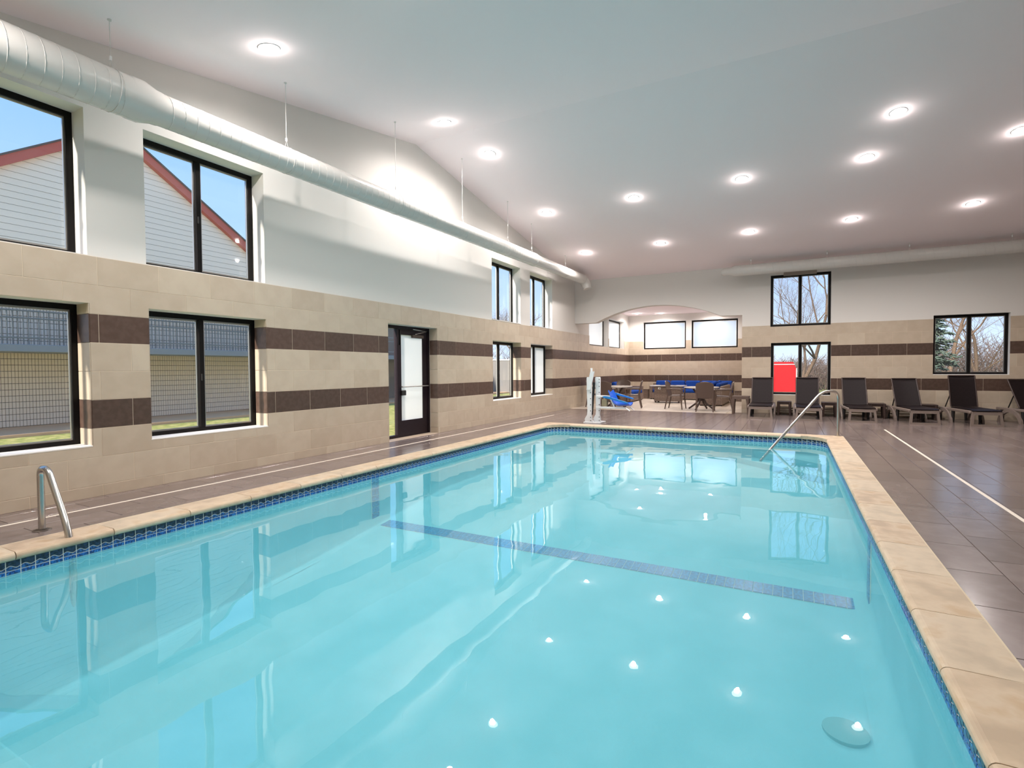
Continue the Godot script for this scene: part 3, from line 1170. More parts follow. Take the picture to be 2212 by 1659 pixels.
func all_lights() -> void:
	var e := 5.0
	var nf := Vector3(0, -1, S_FAR).normalized()
	var nn := Vector3(0, -1, S_NEAR).normalized()
	var far := [[-5.3, -14.58, "ceiling light in the row nearest the end wall, first from the window wall"], [-3.12, -14.52, "ceiling light in the row nearest the end wall, second from the window wall"],
		[-0.92, -14.45, "ceiling light in the row nearest the end wall, third from the window wall"], [1.23, -14.41, "ceiling light in the row nearest the end wall, fourth from the window wall"], [3.37, -14.33, "ceiling light in the row nearest the end wall, fifth from the window wall"],
		[-5.31, -11.84, "ceiling light in the middle row of the far slope, beside the long duct"], [-3.14, -11.79, "ceiling light in the middle row of the far slope, second from the window wall"],
		[-0.9, -11.72, "ceiling light in the middle row of the far slope, third from the window wall"], [1.22, -11.68, "ceiling light in the middle row of the far slope, fourth from the window wall"], [3.32, -11.62, "ceiling light in the middle row of the far slope, at the picture's right edge"],
		[-5.32, -9.1, "ceiling light just beyond the ridge beside the long duct"], [1.5, -10.4, "large looking ceiling light alone in the upper right of the far slope"]]
	for f in far:
		ceiling_light(Vector3(f[0], roof_y(f[1]), f[1]), nf, f[2], e)
	ceiling_light(Vector3(-5.35, roof_y(-7.59), -7.59), nn, "ceiling light just on the near side of the ridge", e)
	ceiling_light(Vector3(-5.3, roof_y(-4.07), -4.07), nn, "ceiling light on the near slope above the second pair of windows", e)
	var nth := ["second", "third"]
	for k in 2:
		ceiling_light(Vector3([-3.1, -0.9][k], roof_y(-3.8), -3.8), nn, "ceiling light overhead on the near slope, %s from the window wall" % nth[k], e)
	for k in 2:
		ceiling_light(Vector3([-5.3, -1.6][k], roof_y(-1.1), -1.1), nn, "ceiling light behind the photographer, %s" % ["by the window wall", "over the near end of the pool"][k], e)
	var down := Vector3(0, -1, 0)
	ceiling_light(Vector3(-5.9, 3.73, -22.7), down, "alcove ceiling light in the corner by the side windows", 4.2)
	ceiling_light(Vector3(-4.95, 3.73, -23.1), down, "alcove ceiling light over the left frosted back window", 4.2)
	ceiling_light(Vector3(-2.9, 3.73, -23.1), down, "alcove ceiling light over the right frosted back window", 4.2)
	ceiling_light(Vector3(-5.0, 3.73, -19.6), down, "alcove ceiling light above the round table by the side wall", 4.2)
	ceiling_light(Vector3(-2.6, 3.73, -19.6), down, "alcove ceiling light above the round table by the corner", 4.2)

# ------------------------------------------------------------------ windows and door
var window_count := 0

func window_unit(label: String, org: Vector3, U: Vector3, W: Vector3, h: Array, inset: float, frosted: bool, sill: bool, split := 0.5) -> Node3D:
	window_count += 1
	var o := Node3D.new()
	o.name = "window_%d" % window_count
	add_child(o)
	tag(o, label, "window", "", "structure")
	o.transform = Transform3D(Basis(U, Vector3.UP, W), org + U * h[0] + Vector3.UP * h[2] - W * inset)
	var w: float = h[1] - h[0]
	var g: float = h[3] - h[2]
	var f := 0.06
	var dp := 0.07
	var fr := MB.new()
	fr.wall(Vector3.ZERO, Vector3.RIGHT, Vector3.UP, Vector3.BACK, 0, w, 0, g, -dp, 0.0, [[f, w - f, f, g - f]])
	obj("frame", fr.mesh(mats.black_frame), o)
	var pane := ("frosted_side" if W.x > 0.5 else "frosted") if frosted else "glass"
	if split > 0.0:
		var mx := w * split
		var mu := MB.new()
		mu.cbox(Vector3(mx, g / 2, -dp / 2 + 0.005), Vector3(0.065, g - 2 * f, dp), 0.006)
		obj("mullion", mu.mesh(mats.black_frame), o)
		for s in [[f, mx - 0.033, -0.045], [mx + 0.033, w - f, -0.03]]:
			var sa := MB.new()
			sa.wall(Vector3.ZERO, Vector3.RIGHT, Vector3.UP, Vector3.BACK, s[0], s[1], f, g - f, s[2] - 0.012, s[2] + 0.012, [[s[0] + 0.016, s[1] - 0.016, f + 0.02, g - f - 0.02]])
			obj("sash", sa.mesh(mats.steel_dull), o)
			var gl := MB.new()
			gl.box(Vector3((s[0] + s[1]) / 2, g / 2, s[2]), Vector3(s[1] - s[0] - 0.03, g - 2 * f - 0.038, 0.006) if frosted else Vector3(s[1] - s[0] - 0.03, g - 2 * f - 0.038, 0.0))
			obj("pane", one_sheet(s[0] + 0.014, s[1] - 0.014, f + 0.018, g - f - 0.018, s[2]).mesh(mats[pane]), o)
		var la := MB.new()
		la.cbox(Vector3(mx - 0.012, g * 0.47, 0.014), Vector3(0.016, 0.09, 0.018), 0.004)
		obj("latch", la.mesh(mats.dark), o)
	else:
		obj("pane", one_sheet(f, w - f, f, g - f, -0.04).mesh(mats[pane]), o)
		var bd := MB.new()
		bd.wall(Vector3.ZERO, Vector3.RIGHT, Vector3.UP, Vector3.BACK, f, w - f, f, g - f, -0.05, -0.02, [[f + 0.02, w - f - 0.02, f + 0.02, g - f - 0.02]])
		obj("glazing_bead", bd.mesh(mats.white_trim), o)
	if sill:
		var si := MB.new()
		si.cbox(Vector3(w / 2, 0.006, inset / 2 + 0.008), Vector3(w - 0.006, 0.016, inset + 0.016), 0.003)
		obj("sill", si.mesh(mats.white_trim), o)
	return o

func one_sheet(a: float, b: float, c: float, d: float, z: float) -> MB:
	# a pane has no thickness of its own here: the renderer treats it as a thin sheet of glass
	var m := MB.new()
	m.quad(Vector3(a, c, z), Vector3(b, c, z), Vector3(b, d, z), Vector3(a, d, z), Vector3.BACK)
	return m

func openings() -> void:
	var L := Vector3(LX, 0, 0)
	var U := Vector3(0, 0, -1)
	var W := Vector3(1, 0, 0)
	var labs := ["upper window cut by the picture's left edge, showing a grey gable", "lower window cut by the picture's left edge, showing a block wall", "upper sliding window showing the roof slope of the neighbouring building", "lower sliding window showing a railing and block wall",
		"", "upper narrow looking window past the door, nearer one of the pair", "lower window past the door, nearer one of the pair", "upper window past the door, farther one of the pair", "lower window past the door with frosted panes, farther one of the pair"]
	for i in LH.size():
		if i == 4:
			continue
		window_unit(labs[i], L, U, W, LH[i], 0.25, i == 8, i % 2 == 1 or i == 6 or i == 8)
	window_unit("frosted side window of the alcove half hidden by the arch", L, U, W, AH[0], 0.2, true, false, 0.0)
	window_unit("frosted side window of the alcove next to its corner", L, U, W, AH[1], 0.2, true, false, 0.0)
	var E := Vector3(0, 0, EZ)
	window_unit("upper window of the end wall showing blue sky and bare branches", E, Vector3.RIGHT, Vector3.BACK, EH[0], 0.1, false, false)
	window_unit("lower window of the end wall showing a red box and trees", E, Vector3.RIGHT, Vector3.BACK, EH[1], 0.1, false, true)
	window_unit("window above the loungers showing a spruce and bare trees", E, Vector3.RIGHT, Vector3.BACK, EH[2], 0.13, false, true)
	var A := Vector3(0, 0, AZ)
	window_unit("wide frosted back window of the alcove, the left one", A, Vector3.RIGHT, Vector3.BACK, BH[0], 0.1, true, false, 0.0)
	window_unit("wide frosted back window of the alcove, the right one", A, Vector3.RIGHT, Vector3.BACK, BH[1], 0.1, true, false, 0.0)
	# glazed door with a sidelight
	var d := Node3D.new()
	d.name = "door_1"
	add_child(d)
	tag(d, "dark framed glass door with a narrow sidelight in the window wall", "door", "", "structure")
	d.transform = Transform3D(Basis(U, Vector3.UP, W), Vector3(LX - 0.2, 0, -7.41))
	var w := 1.53
	var g := 2.2
	var fr := MB.new()
	fr.wall(Vector3.ZERO, Vector3.RIGHT, Vector3.UP, Vector3.BACK, 0, w, 0.0, g, -0.08, 0.0, [[0.04, 0.5, 0.06, g - 0.06], [0.555, w - 0.06, 0.012, g - 0.06]])
	obj("frame", fr.mesh(mats.bronze_frame), d)
	obj("sidelight_pane", one_sheet(0.04, 0.5, 0.06, g - 0.06, -0.04).mesh(mats.glass), d)
	var leaf := MB.new()
	leaf.wall(Vector3.ZERO, Vector3.RIGHT, Vector3.UP, Vector3.BACK, 0.56, w - 0.065, 0.016, g - 0.065, -0.06, -0.015, [[0.635, 1.32, 0.33, g - 0.17]])
	var lf := obj("door_leaf", leaf.mesh(mats.bronze_frame), d)
	obj("pane", one_sheet(0.63, 1.325, 0.325, g - 0.165, -0.035).mesh(mats.frosted_side), lf)
	var bar := MB.new()
	bar.tube([Vector3(0.6, 1.0, 0.04), Vector3(1.43, 1.0, 0.04)], 0.012, 10)
	for bx in [0.61, 1.42]:
		bar.tube([Vector3(bx, 1.0, -0.02), Vector3(bx, 1.0, 0.04)], 0.012, 8)
	obj("push_bar", bar.mesh(mats.steel_dull), lf)
	var lk := MB.new()
	lk.cbox(Vector3(0.67, 0.88, 0.0), Vector3(0.13, 0.1, 0.05), 0.008)
	obj("lock_box", lk.mesh(mats.dark), lf)
	var cl := MB.new()
	cl.cbox(Vector3(1.12, g - 0.19, 0.01), Vector3(0.36, 0.065, 0.055), 0.008)
	obj("closer", cl.mesh(std("closer", c8(78, 66, 58), 0.4, 0.3)), lf)
	var ca := MB.new()
	ca.tube([Vector3(1.02, g - 0.15, 0.03), Vector3(1.3, g - 0.085, 0.1), Vector3(0.95, g - 0.05, 0.03)], 0.009, 6)
	obj("closer_arm", ca.mesh(mats.steel), lf)
	var hb := MB.new()
	hb.cbox(Vector3(0.59, g - 0.23, -0.002), Vector3(0.03, 0.3, 0.03), 0.004)
	obj("top_bolt", hb.mesh(mats.dark), lf)
	var th := MB.new()
	th.cbox(Vector3(w / 2, -0.008, 0.04), Vector3(w, 0.03, 0.34), 0.004)
	obj("threshold", th.mesh(std("threshold", c8(186, 168, 148), 0.5)), d)
	# lettering-free vent cover on the head of the first upper window, and the grey pelmets
	var pl := MB.new()
	pl.cbox(Vector3(0.23, 4.0, EZ + 0.03), Vector3(0.82, 0.1, 0.06), 0.006)
	tag(obj("air_vent", pl.mesh(std("pelmet", c8(148, 138, 128), 0.5))), "narrow grey vent strip across the head of the end wall's upper window", "vent")

# ------------------------------------------------------------------ loungers
func lounger(label: String, at: Vector3, turn: float, lean: float) -> void:
	# foot end at local z = 0, head towards -z
	var o := thing("sun_lounger", label, "lounger", at, turn, "sun loungers along the end wall")
	var fw := 0.3
	# foot frame: closed tapering loop
	var ff := MB.new()
	var outer := [Vector2(-0.30, 0.0), Vector2(0.30, 0.0), Vector2(0.27, 0.31), Vector2(0.255, 0.335), Vector2(0.21, 0.338), Vector2(0.2, 0.325), Vector2(-0.2, 0.325), Vector2(-0.21, 0.338), Vector2(-0.255, 0.335), Vector2(-0.27, 0.31)]
	var inner := [Vector2(-0.245, 0.045), Vector2(0.245, 0.045), Vector2(0.225, 0.255), Vector2(-0.225, 0.255)]
	var xf := Transform3D(Basis(Vector3.RIGHT, -0.06), Vector3.ZERO)
	var quads := [[[-0.30, 0], [0.30, 0], [0.2957, 0.045], [-0.2957, 0.045]], [[-0.2957, 0.045], [-0.245, 0.045], [-0.225, 0.255], [-0.2753, 0.255]], [[0.2957, 0.045], [0.245, 0.045], [0.225, 0.255], [0.2753, 0.255]]]
	for q in quads:
		ff.prism(PackedVector2Array(q.map(func(e): return Vector2(e[0], e[1]))), -0.045, 0.0, xf)
	ff.prism(PackedVector2Array([Vector2(-0.2753, 0.255), Vector2(0.2753, 0.255), Vector2(0.27, 0.315), Vector2(0.25, 0.34), Vector2(0.2, 0.34), Vector2(0.19, 0.325), Vector2(-0.19, 0.325), Vector2(-0.2, 0.34), Vector2(-0.25, 0.34), Vector2(-0.27, 0.315)]), -0.045, 0.0, xf)
	obj("foot_frame", ff.mesh(mats.taupe), o)
	for s in [-1.0, 1.0]:
		# side rail, and the arch that makes the middle and rear legs
		var r := MB.new()
		r.cbox(Vector3(s * 0.285, 0.315, -0.9), Vector3(0.05, 0.065, 1.72), 0.012)
		obj("side_rail", r.mesh(mats.taupe), o)
		var a := MB.new()
		var pts := PackedVector2Array()
		var inn := PackedVector2Array()
		for i in 15:
			var t := i / 14.0
			var an := PI * t
			pts.append(Vector2(-1.27 + cos(an) * 0.36 * (1.0 + 0.10 * (1 - sin(an))), sin(an) * 0.33))
			inn.append(Vector2(-1.27 + cos(an) * 0.27 * (1.0 + 0.22 * (1 - sin(an))), sin(an) * 0.25))
		inn.reverse()
		pts.append_array(inn)
		# polygon x is local z; drawn out along x
		a.prism(pts, s * 0.285, s * 0.335, Transform3D(Basis(Vector3(0, 0, 1), Vector3(0, 1, 0), Vector3(1, 0, 0)), Vector3.ZERO))
		obj("leg_arch", a.mesh(mats.taupe), o)
		for lz in [-0.93, -1.6]:
			var lg := MB.new()
			lg.tube([Vector3(s * 0.262, 0.29, lz), Vector3(s * 0.262, 0.0, lz)], [0.04, 0.028], 8)
			obj("leg", lg.mesh(mats.dark), o)
	var cross := MB.new()
	for cz in [-0.5, -0.93, -1.6]:
		cross.cbox(Vector3(0, 0.3, cz), Vector3(0.54, 0.04, 0.05), 0.008)
	obj("cross_bar", cross.mesh(mats.dark), o)
	var seat := MB.new()
	seat.sheet(10, 14, func(a: float, b: float) -> Vector3:
		return Vector3((a - 0.5) * 0.53, 0.362 - 0.012 * sin(PI * a) * sin(PI * b) - 0.02 * pow(maxf(0.0, 0.1 - b) / 0.1, 2.0), -0.01 - b * 1.02), 0.018)
	obj("seat", seat.mesh(mats.sling), o)
	var under := MB.new()
	under.cbox(Vector3(0, 0.343, -0.52), Vector3(0.51, 0.02, 1.0), 0.005)
	obj("seat_frame", under.mesh(mats.dark), o)
	# raised backrest
	var b0 := Vector3(0, 0.375, -1.05)
	var dir := Vector3(0, sin(lean), -cos(lean))
	var nrm := Vector3(0, cos(lean), sin(lean))
	var back := MB.new()
	back.sheet(10, 14, func(a: float, b: float) -> Vector3:
		return b0 + Vector3((a - 0.5) * 0.52, 0, 0) + dir * b * 0.76 - nrm * 0.018 * sin(PI * a) - nrm * 0.03 * pow(maxf(0.0, b - 0.9) / 0.1, 2.0), 0.02)
	obj("backrest", back.mesh(mats.sling), o)
	var br := MB.new()
	for s in [-1.0, 1.0]:
		br.tube([b0 + Vector3(s * 0.262, 0, 0), b0 + Vector3(s * 0.262, 0, 0) + dir * 0.76], 0.016, 8)
	br.tube([b0 + Vector3(-0.262, 0, 0) + dir * 0.76, b0 + Vector3(0.262, 0, 0) + dir * 0.76], 0.014, 8)
	obj("back_frame", br.mesh(mats.resin_dark), o)
	for s in [-1.0, 1.0]:
		var pr := MB.new()
		pr.tube([b0 + Vector3(s * 0.2, 0, 0) + dir * 0.42 - nrm * 0.03, Vector3(s * 0.2, 0.32, -1.52)], 0.013, 6)
		obj("prop", pr.mesh(mats.dark), o)

func low_table(label: String, at: Vector3, turn: float) -> Node3D:
	var o := thing("side_table", label, "table", at, turn, "low resin tables between the loungers")
	o.set_meta("kind_name", "side_table")
	var t := MB.new()
	t.cbox(Vector3(0, 0.375, 0), Vector3(0.36, 0.03, 0.4), 0.01)
	obj("table_top", t.mesh(mats.resin_dark), o)
	for sx in [-1, 1]:
		for sz in [-1, 1]:
			var l := MB.new()
			l.tube([Vector3(sx * 0.14, 0.365, sz * 0.16), Vector3(sx * 0.15, 0.0, sz * 0.172)], [0.04, 0.028], 8)
			obj("leg", l.mesh(mats.resin_dark), o)
	var ap := MB.new()
	ap.wall(Vector3(0, 0, 0), Vector3.RIGHT, Vector3.BACK, Vector3.UP, -0.165, 0.165, -0.18, 0.18, 0.31, 0.362, [[-0.147, 0.147, -0.162, 0.162]])
	obj("apron", ap.mesh(mats.resin_dark), o)
	return o

func loungers() -> void:
	lounger("dark woven lounger beside the alcove corner, first of the row", Vector3(-0.675, 0, -14.98), 0.0, deg_to_rad(63))
	lounger("dark woven lounger in front of the low end window, second of the row", Vector3(0.42, 0, -14.9), 0.0, deg_to_rad(64))
	lounger("dark woven lounger right of the pool handrail, third of the row", Vector3(1.555, 0, -15.0), 0.05, deg_to_rad(63))
	lounger("dark woven lounger turned a little, fourth of the row", Vector3(2.765, 0, -15.06), 0.14, deg_to_rad(61))
	lounger("dark woven lounger with the highest backrest, under the right window", Vector3(3.87, 0, -15.1), 0.16, deg_to_rad(77))
	lounger("dark woven lounger cut by the picture's right edge", Vector3(5.25, 0, -15.25), 0.28, deg_to_rad(58))
	low_table("low dark table between the first and second lounger", Vector3(-0.13, 0, -16.56), 0.0)
	low_table("low dark table between the second and third lounger", Vector3(0.95, 0, -16.56), 0.0)
	low_table("low dark table between the third and fourth lounger", Vector3(2.02, 0, -16.56), 0.0)
	low_table("low dark table between the fourth and fifth lounger", Vector3(3.08, 0, -16.56), 0.0)
	# taller slatted table at the alcove corner
	var o := thing("side_table", "taller brown slatted resin table at the alcove corner", "table", Vector3(-1.24, 0, -16.42), 0.0)
	for k in 5:
		var s := MB.new()
		s.cbox(Vector3(0, 0.515, -0.16 + k * 0.08), Vector3(0.46, 0.022, 0.066), 0.008)
		obj("slat", s.mesh(mats.resin), o)
	var ap := MB.new()
	ap.wall(Vector3.ZERO, Vector3.RIGHT, Vector3.BACK, Vector3.UP, -0.225, 0.225, -0.205, 0.205, 0.44, 0.508, [[-0.195, 0.195, -0.175, 0.175]])
	obj("apron", ap.mesh(mats.resin), o)
	for sx in [-1, 1]:
		for sz in [-1, 1]:
			var l := MB.new()
			l.tube([Vector3(sx * 0.19, 0.45, sz * 0.17), Vector3(sx * 0.195, 0.3, sz * 0.175), Vector3(sx * 0.2, 0.0, sz * 0.18)], [0.055, 0.035, 0.028], 8)
			obj("leg", l.mesh(mats.resin), o)
	# baseboard heater behind the loungers
	var h := thing("baseboard_heater", "long low beige heater along the foot of the end wall", "heater", Vector3(1.45, 0, EZ + 0.015))
	var b := MB.new()
	b.cbox(Vector3(0, 0.13, 0.03), Vector3(3.9, 0.2, 0.06), 0.006)
	obj("body", b.mesh(mats.beige2), h)
	for k in 3:
		var f := MB.new()
		f.cbox(Vector3(0, 0.07 + k * 0.065, 0.07), Vector3(3.86, 0.018, 0.02), 0.004)
		obj("fin", f.mesh(mats.strip), h)
	var ft := MB.new()
	for x in [-1.85, 0.0, 1.85]:
		ft.cbox(Vector3(x, 0.018, 0.03), Vector3(0.05, 0.036, 0.05), 0.004)
	obj("foot", ft.mesh(mats.beige2), h)

# ------------------------------------------------------------------ alcove furniture
func make_chair(label: String, at: Vector3, turn: float) -> Node3D:
	# resin armchair; local front is -z
	var o := thing("armchair", label, "chair", at, turn, "resin armchairs at the round tables")
	o.set_meta("kind_name", "armchair")
	var seat := MB.new()
	seat.sheet(8, 8, func(a: float, b: float) -> Vector3:
		return Vector3((a - 0.5) * (0.46 + 0.03 * (1 - b)), 0.44 + 0.012 * cos(PI * (a - 0.5) * 2.0) * -1.0 - 0.02 * b, -0.24 + b * 0.44), 0.03)
	obj("seat", seat.mesh(mats.resin), o)
	var back := MB.new()
	back.sheet(12, 12, func(a: float, b: float) -> Vector3:
		var u := (a - 0.5) * 2.0
		var w := 0.235 + 0.03 * b - 0.05 * pow(maxf(0.0, b - 0.85) / 0.15, 2.0)
		return Vector3(u * w, 0.42 + b * 0.5 - 0.045 * b * u * u, 0.2 + 0.13 * b - 0.045 * u * u * b), 0.022)
	obj("backrest", back.mesh(mats.resin), o)
	for s in [-1.0, 1.0]:
		var arm := MB.new()
		arm.tube([Vector3(s * 0.26, 0.66, 0.24), Vector3(s * 0.275, 0.66, 0.0), Vector3(s * 0.27, 0.65, -0.2), Vector3(s * 0.262, 0.6, -0.235)], [0.022, 0.026, 0.027, 0.022], 8)
		obj("armrest", arm.mesh(mats.resin), o)
		var fl := MB.new()
		fl.tube([Vector3(s * 0.262, 0.63, -0.225), Vector3(s * 0.25, 0.44, -0.21), Vector3(s * 0.265, 0.0, -0.26)], [0.02, 0.026, 0.018], 8)
		obj("leg", fl.mesh(mats.resin), o)
		var bl := MB.new()
		bl.tube([Vector3(s * 0.25, 0.66, 0.25), Vector3(s * 0.23, 0.43, 0.21), Vector3(s * 0.245, 0.0, 0.3)], [0.018, 0.026, 0.018], 8)
		obj("leg", bl.mesh(mats.resin), o)
	return o

func make_table(label: String, at: Vector3, turn: float) -> Node3D:
	var o := thing("round_table", label, "table", at, turn, "round dining tables")
	o.set_meta("kind_name", "round_table")
	var t := MB.new()
	t.tube([Vector3(0, 0.69, 0), Vector3(0, 0.7, 0), Vector3(0, 0.725, 0), Vector3(0, 0.732, 0)], [0.5, 0.535, 0.54, 0.53], 40)
	obj("table_top", t.mesh(mats.table_top), o)
	for k in 4:
		var a := PI / 4 + PI / 2 * k
		var d := Vector3(cos(a), 0, sin(a))
		var l := MB.new()
		l.tube([d * 0.3 + Vector3(0, 0.69, 0), d * 0.06 + Vector3(0, 0.38, 0), d * 0.16 + Vector3(0, 0.2, 0), d * 0.42 + Vector3(0, 0.012, 0)], [0.028, 0.034, 0.032, 0.026], 8)
		obj("leg", l.mesh(mats.resin_dark), o)
	var hub := MB.new()
	hub.tube([Vector3(0, 0.28, 0), Vector3(0, 0.46, 0)], 0.07, 14)
	obj("hub", hub.mesh(mats.resin_dark), o)
	return o

func sofa_unit(called: String, label: String, at: Vector3, turn: float, w: float, dep: float, n_cush: int, arm_l: bool, arm_r: bool) -> Node3D:
	# wicker sofa; local front is +z, origin at the middle of the back on the floor
	var o := thing(called, label, "sofa", at, turn, "wicker sofas of the alcove")
	var b := MB.new()
	b.cbox(Vector3(0, 0.165, dep / 2 + 0.01), Vector3(w - 0.02, 0.27, dep - 0.03), 0.015)
	obj("base", b.mesh(mats.wicker), o)
	var bk := MB.new()
	bk.cbox(Vector3(0, 0.365, 0.05), Vector3(w + 0.03, 0.655, 0.1), 0.02)
	obj("back", bk.mesh(mats.wicker), o)
	for s in [[-1.0, arm_l], [1.0, arm_r]]:
		if s[1]:
			var a := MB.new()
			a.cbox(Vector3(s[0] * (w / 2 - 0.055), 0.315, dep / 2 + 0.03), Vector3(0.12, 0.57, dep - 0.04), 0.02)
			obj("arm", a.mesh(mats.wicker), o)
	for sx in [-1, 1]:
		for sz in [0.06, dep - 0.06]:
			var f := MB.new()
			f.cbox(Vector3(sx * (w / 2 - 0.06), 0.018, sz), Vector3(0.05, 0.036, 0.05), 0.004)
			obj("foot", f.mesh(mats.dark), o)
	var x0 := -w / 2 + (0.13 if arm_l else 0.01)
	var x1 := w / 2 - (0.13 if arm_r else 0.01)
	var cw := (x1 - x0) / n_cush
	for k in n_cush:
		var c := MB.new()
		c.rbox(Vector3(x0 + cw * (k + 0.5), 0.365, dep / 2 + 0.06), Vector3(cw - 0.012, 0.13, dep - 0.14), 0.04, 3)
		obj("seat_cushion", c.mesh(mats.cushion), o)
		var d := MB.new()
		d.rbox(Vector3(x0 + cw * (k + 0.5), 0.6, 0.19), Vector3(cw - 0.015, 0.4, 0.16), 0.07, 4, Basis(Vector3.RIGHT, -0.16))
		obj("back_cushion", d.mesh(mats.cushion), o)
	return o

func alcove_furniture() -> void:
	var t1 := make_table("round table behind the pool lift, by the side wall", Vector3(-5.33, 0, -17.78), 0.2)
	again(t1, "round table by the alcove's right corner", Vector3(-2.52, 0, -17.75), 0.5)
	var c1 := make_chair("brown resin armchair seen from the side, left of the right hand table", Vector3(-3.3, 0, -17.66), -PI / 2 - 0.06)
	again(c1, "brown resin armchair seen from behind at the right hand table", Vector3(-2.3, 0, -16.98), 0.08)
	again(c1, "brown resin armchair seen from the side, right of the right hand table", Vector3(-1.86, 0, -17.62), PI / 2 + 0.15)
	again(c1, "brown resin armchair seen from the side, right of the table behind the pool lift", Vector3(-4.72, 0, -17.6), PI / 2 + 0.2)
	again(c1, "dark backed resin armchair just behind the pool lift's seat", Vector3(-5.48, 0, -17.02), 0.05)
	again(c1, "resin armchair against the side wall, half hidden by the pool lift's mast", Vector3(-6.05, 0, -17.6), -PI / 2 + 0.2)
	again(c1, "resin armchair facing us across the table behind the pool lift", Vector3(-5.4, 0, -18.6), PI)
	# wicker sectional with blue cushions
	sofa_unit("wicker_sofa", "long wicker sofa with royal blue cushions along the alcove back wall", Vector3(-3.72, 0, -23.62), 0.0, 3.3, 0.86, 5, true, false)
	sofa_unit("wicker_sofa", "wicker sofa with blue cushions along the alcove's right side", Vector3(-2.05, 0, -20.75), -PI / 2, 2.6, 0.8, 4, false, true)
	sofa_unit("wicker_sofa", "low wicker sofa with blue seat cushions along the alcove's window side", Vector3(-6.42, 0, -21.2), PI / 2, 2.0, 0.92, 3, true, true)
	# scatter cushions on the right hand sofa
	for k in 3:
		var p := MB.new()
		p.rbox(Vector3.ZERO, Vector3(0.4, 0.4, 0.15), 0.074, 4)
		var o := obj("scatter_cushion", p.mesh(mats.cushion))
		o.position = Vector3(-2.42 + 0.01 * k, 0.655, -20.0 - 0.55 * k)
		o.rotation = Vector3(-0.25, -PI / 2 + 0.3 * (k - 1), 0.2 * (k - 1))
		tag(o, ["blue scatter cushion on the right hand wicker sofa, nearest of three", "blue scatter cushion on the right hand wicker sofa, middle of three", "blue scatter cushion on the right hand wicker sofa, farthest of three"][k], "cushion", "scatter cushions")
	# fire table
	var f := thing("fire_table", "rectangular wicker fire table with a pale top and a white control panel", "table", Vector3(-4.18, 0, -20.85), 0.0)
	var b := MB.new()
	b.cbox(Vector3(0, 0.34, 0), Vector3(0.98, 0.56, 0.62), 0.015)
	obj("body", b.mesh(mats.wicker), f)
	var tp := MB.new()
	tp.cbox(Vector3(0, 0.655, 0), Vector3(1.26, 0.035, 0.8), 0.008)
	obj("table_top", tp.mesh(mats.fire_top), f)
	var br := MB.new()
	br.cbox(Vector3(0, 0.678, 0), Vector3(0.6, 0.012, 0.24), 0.003)
	obj("burner_lid", br.mesh(mats.resin_dark), f)
	var nk := MB.new()
	nk.cbox(Vector3(0, 0.63, 0), Vector3(0.9, 0.03, 0.55), 0.004)
	obj("neck", nk.mesh(mats.dark), f)
	var pn := MB.new()
	pn.cbox(Vector3(-0.28, 0.56, 0.312), Vector3(0.1, 0.08, 0.012), 0.003)
	tag(obj("control_panel", pn.mesh(mats.white_trim), f), "white control panel")
	var kb := MB.new()
	kb.tube([Vector3(-0.265, 0.56, 0.315), Vector3(-0.265, 0.56, 0.34)], 0.02, 12)
	obj("knob", kb.mesh(mats.dark), f)
	for sx in [-1, 1]:
		for sz in [-1, 1]:
			var l := MB.new()
			l.cbox(Vector3(sx * 0.44, 0.032, sz * 0.26), Vector3(0.06, 0.064, 0.06), 0.006)
			obj("foot", l.mesh(mats.resin_dark), f)
	# small wicker cubes
	for q in [[Vector3(-5.68, 0, -23.3), "small wicker cube table in the left back corner of the alcove"], [Vector3(-1.75, 0, -22.6), "small wicker cube table at the far end of the right hand sofa"]]:
		var s := thing("wicker_cube", q[1], "table", q[0], 0.0, "wicker cube tables")
		var m := MB.new()
		m.cbox(Vector3(0, 0.2, 0), Vector3(0.36, 0.4, 0.36), 0.015)
		obj("body", m.mesh(mats.wicker), s)
		var t := MB.new()
		t.cbox(Vector3(0, 0.408, 0), Vector3(0.38, 0.016, 0.38), 0.004)
		obj("table_top", t.mesh(mats.resin), s)

# ------------------------------------------------------------------ pool fittings
func bend(pts: Array, r: float, seg := 6) -> Array:
	# rounds the corners of a path
	var out := [pts[0]]
	for i in range(1, pts.size() - 1):
		var a: Vector3 = pts[i - 1]
		var b: Vector3 = pts[i]
		var c: Vector3 = pts[i + 1]
		var k := minf(r, minf(a.distance_to(b), b.distance_to(c)) * 0.48)
		var p0 := b + (a - b).normalized() * k
		var p2 := b + (c - b).normalized() * k
		for s in seg + 1:
			var t := float(s) / seg
			out.append(p0.lerp(b, t).lerp(b.lerp(p2, t), t))
	out.append(pts[-1])
	return out

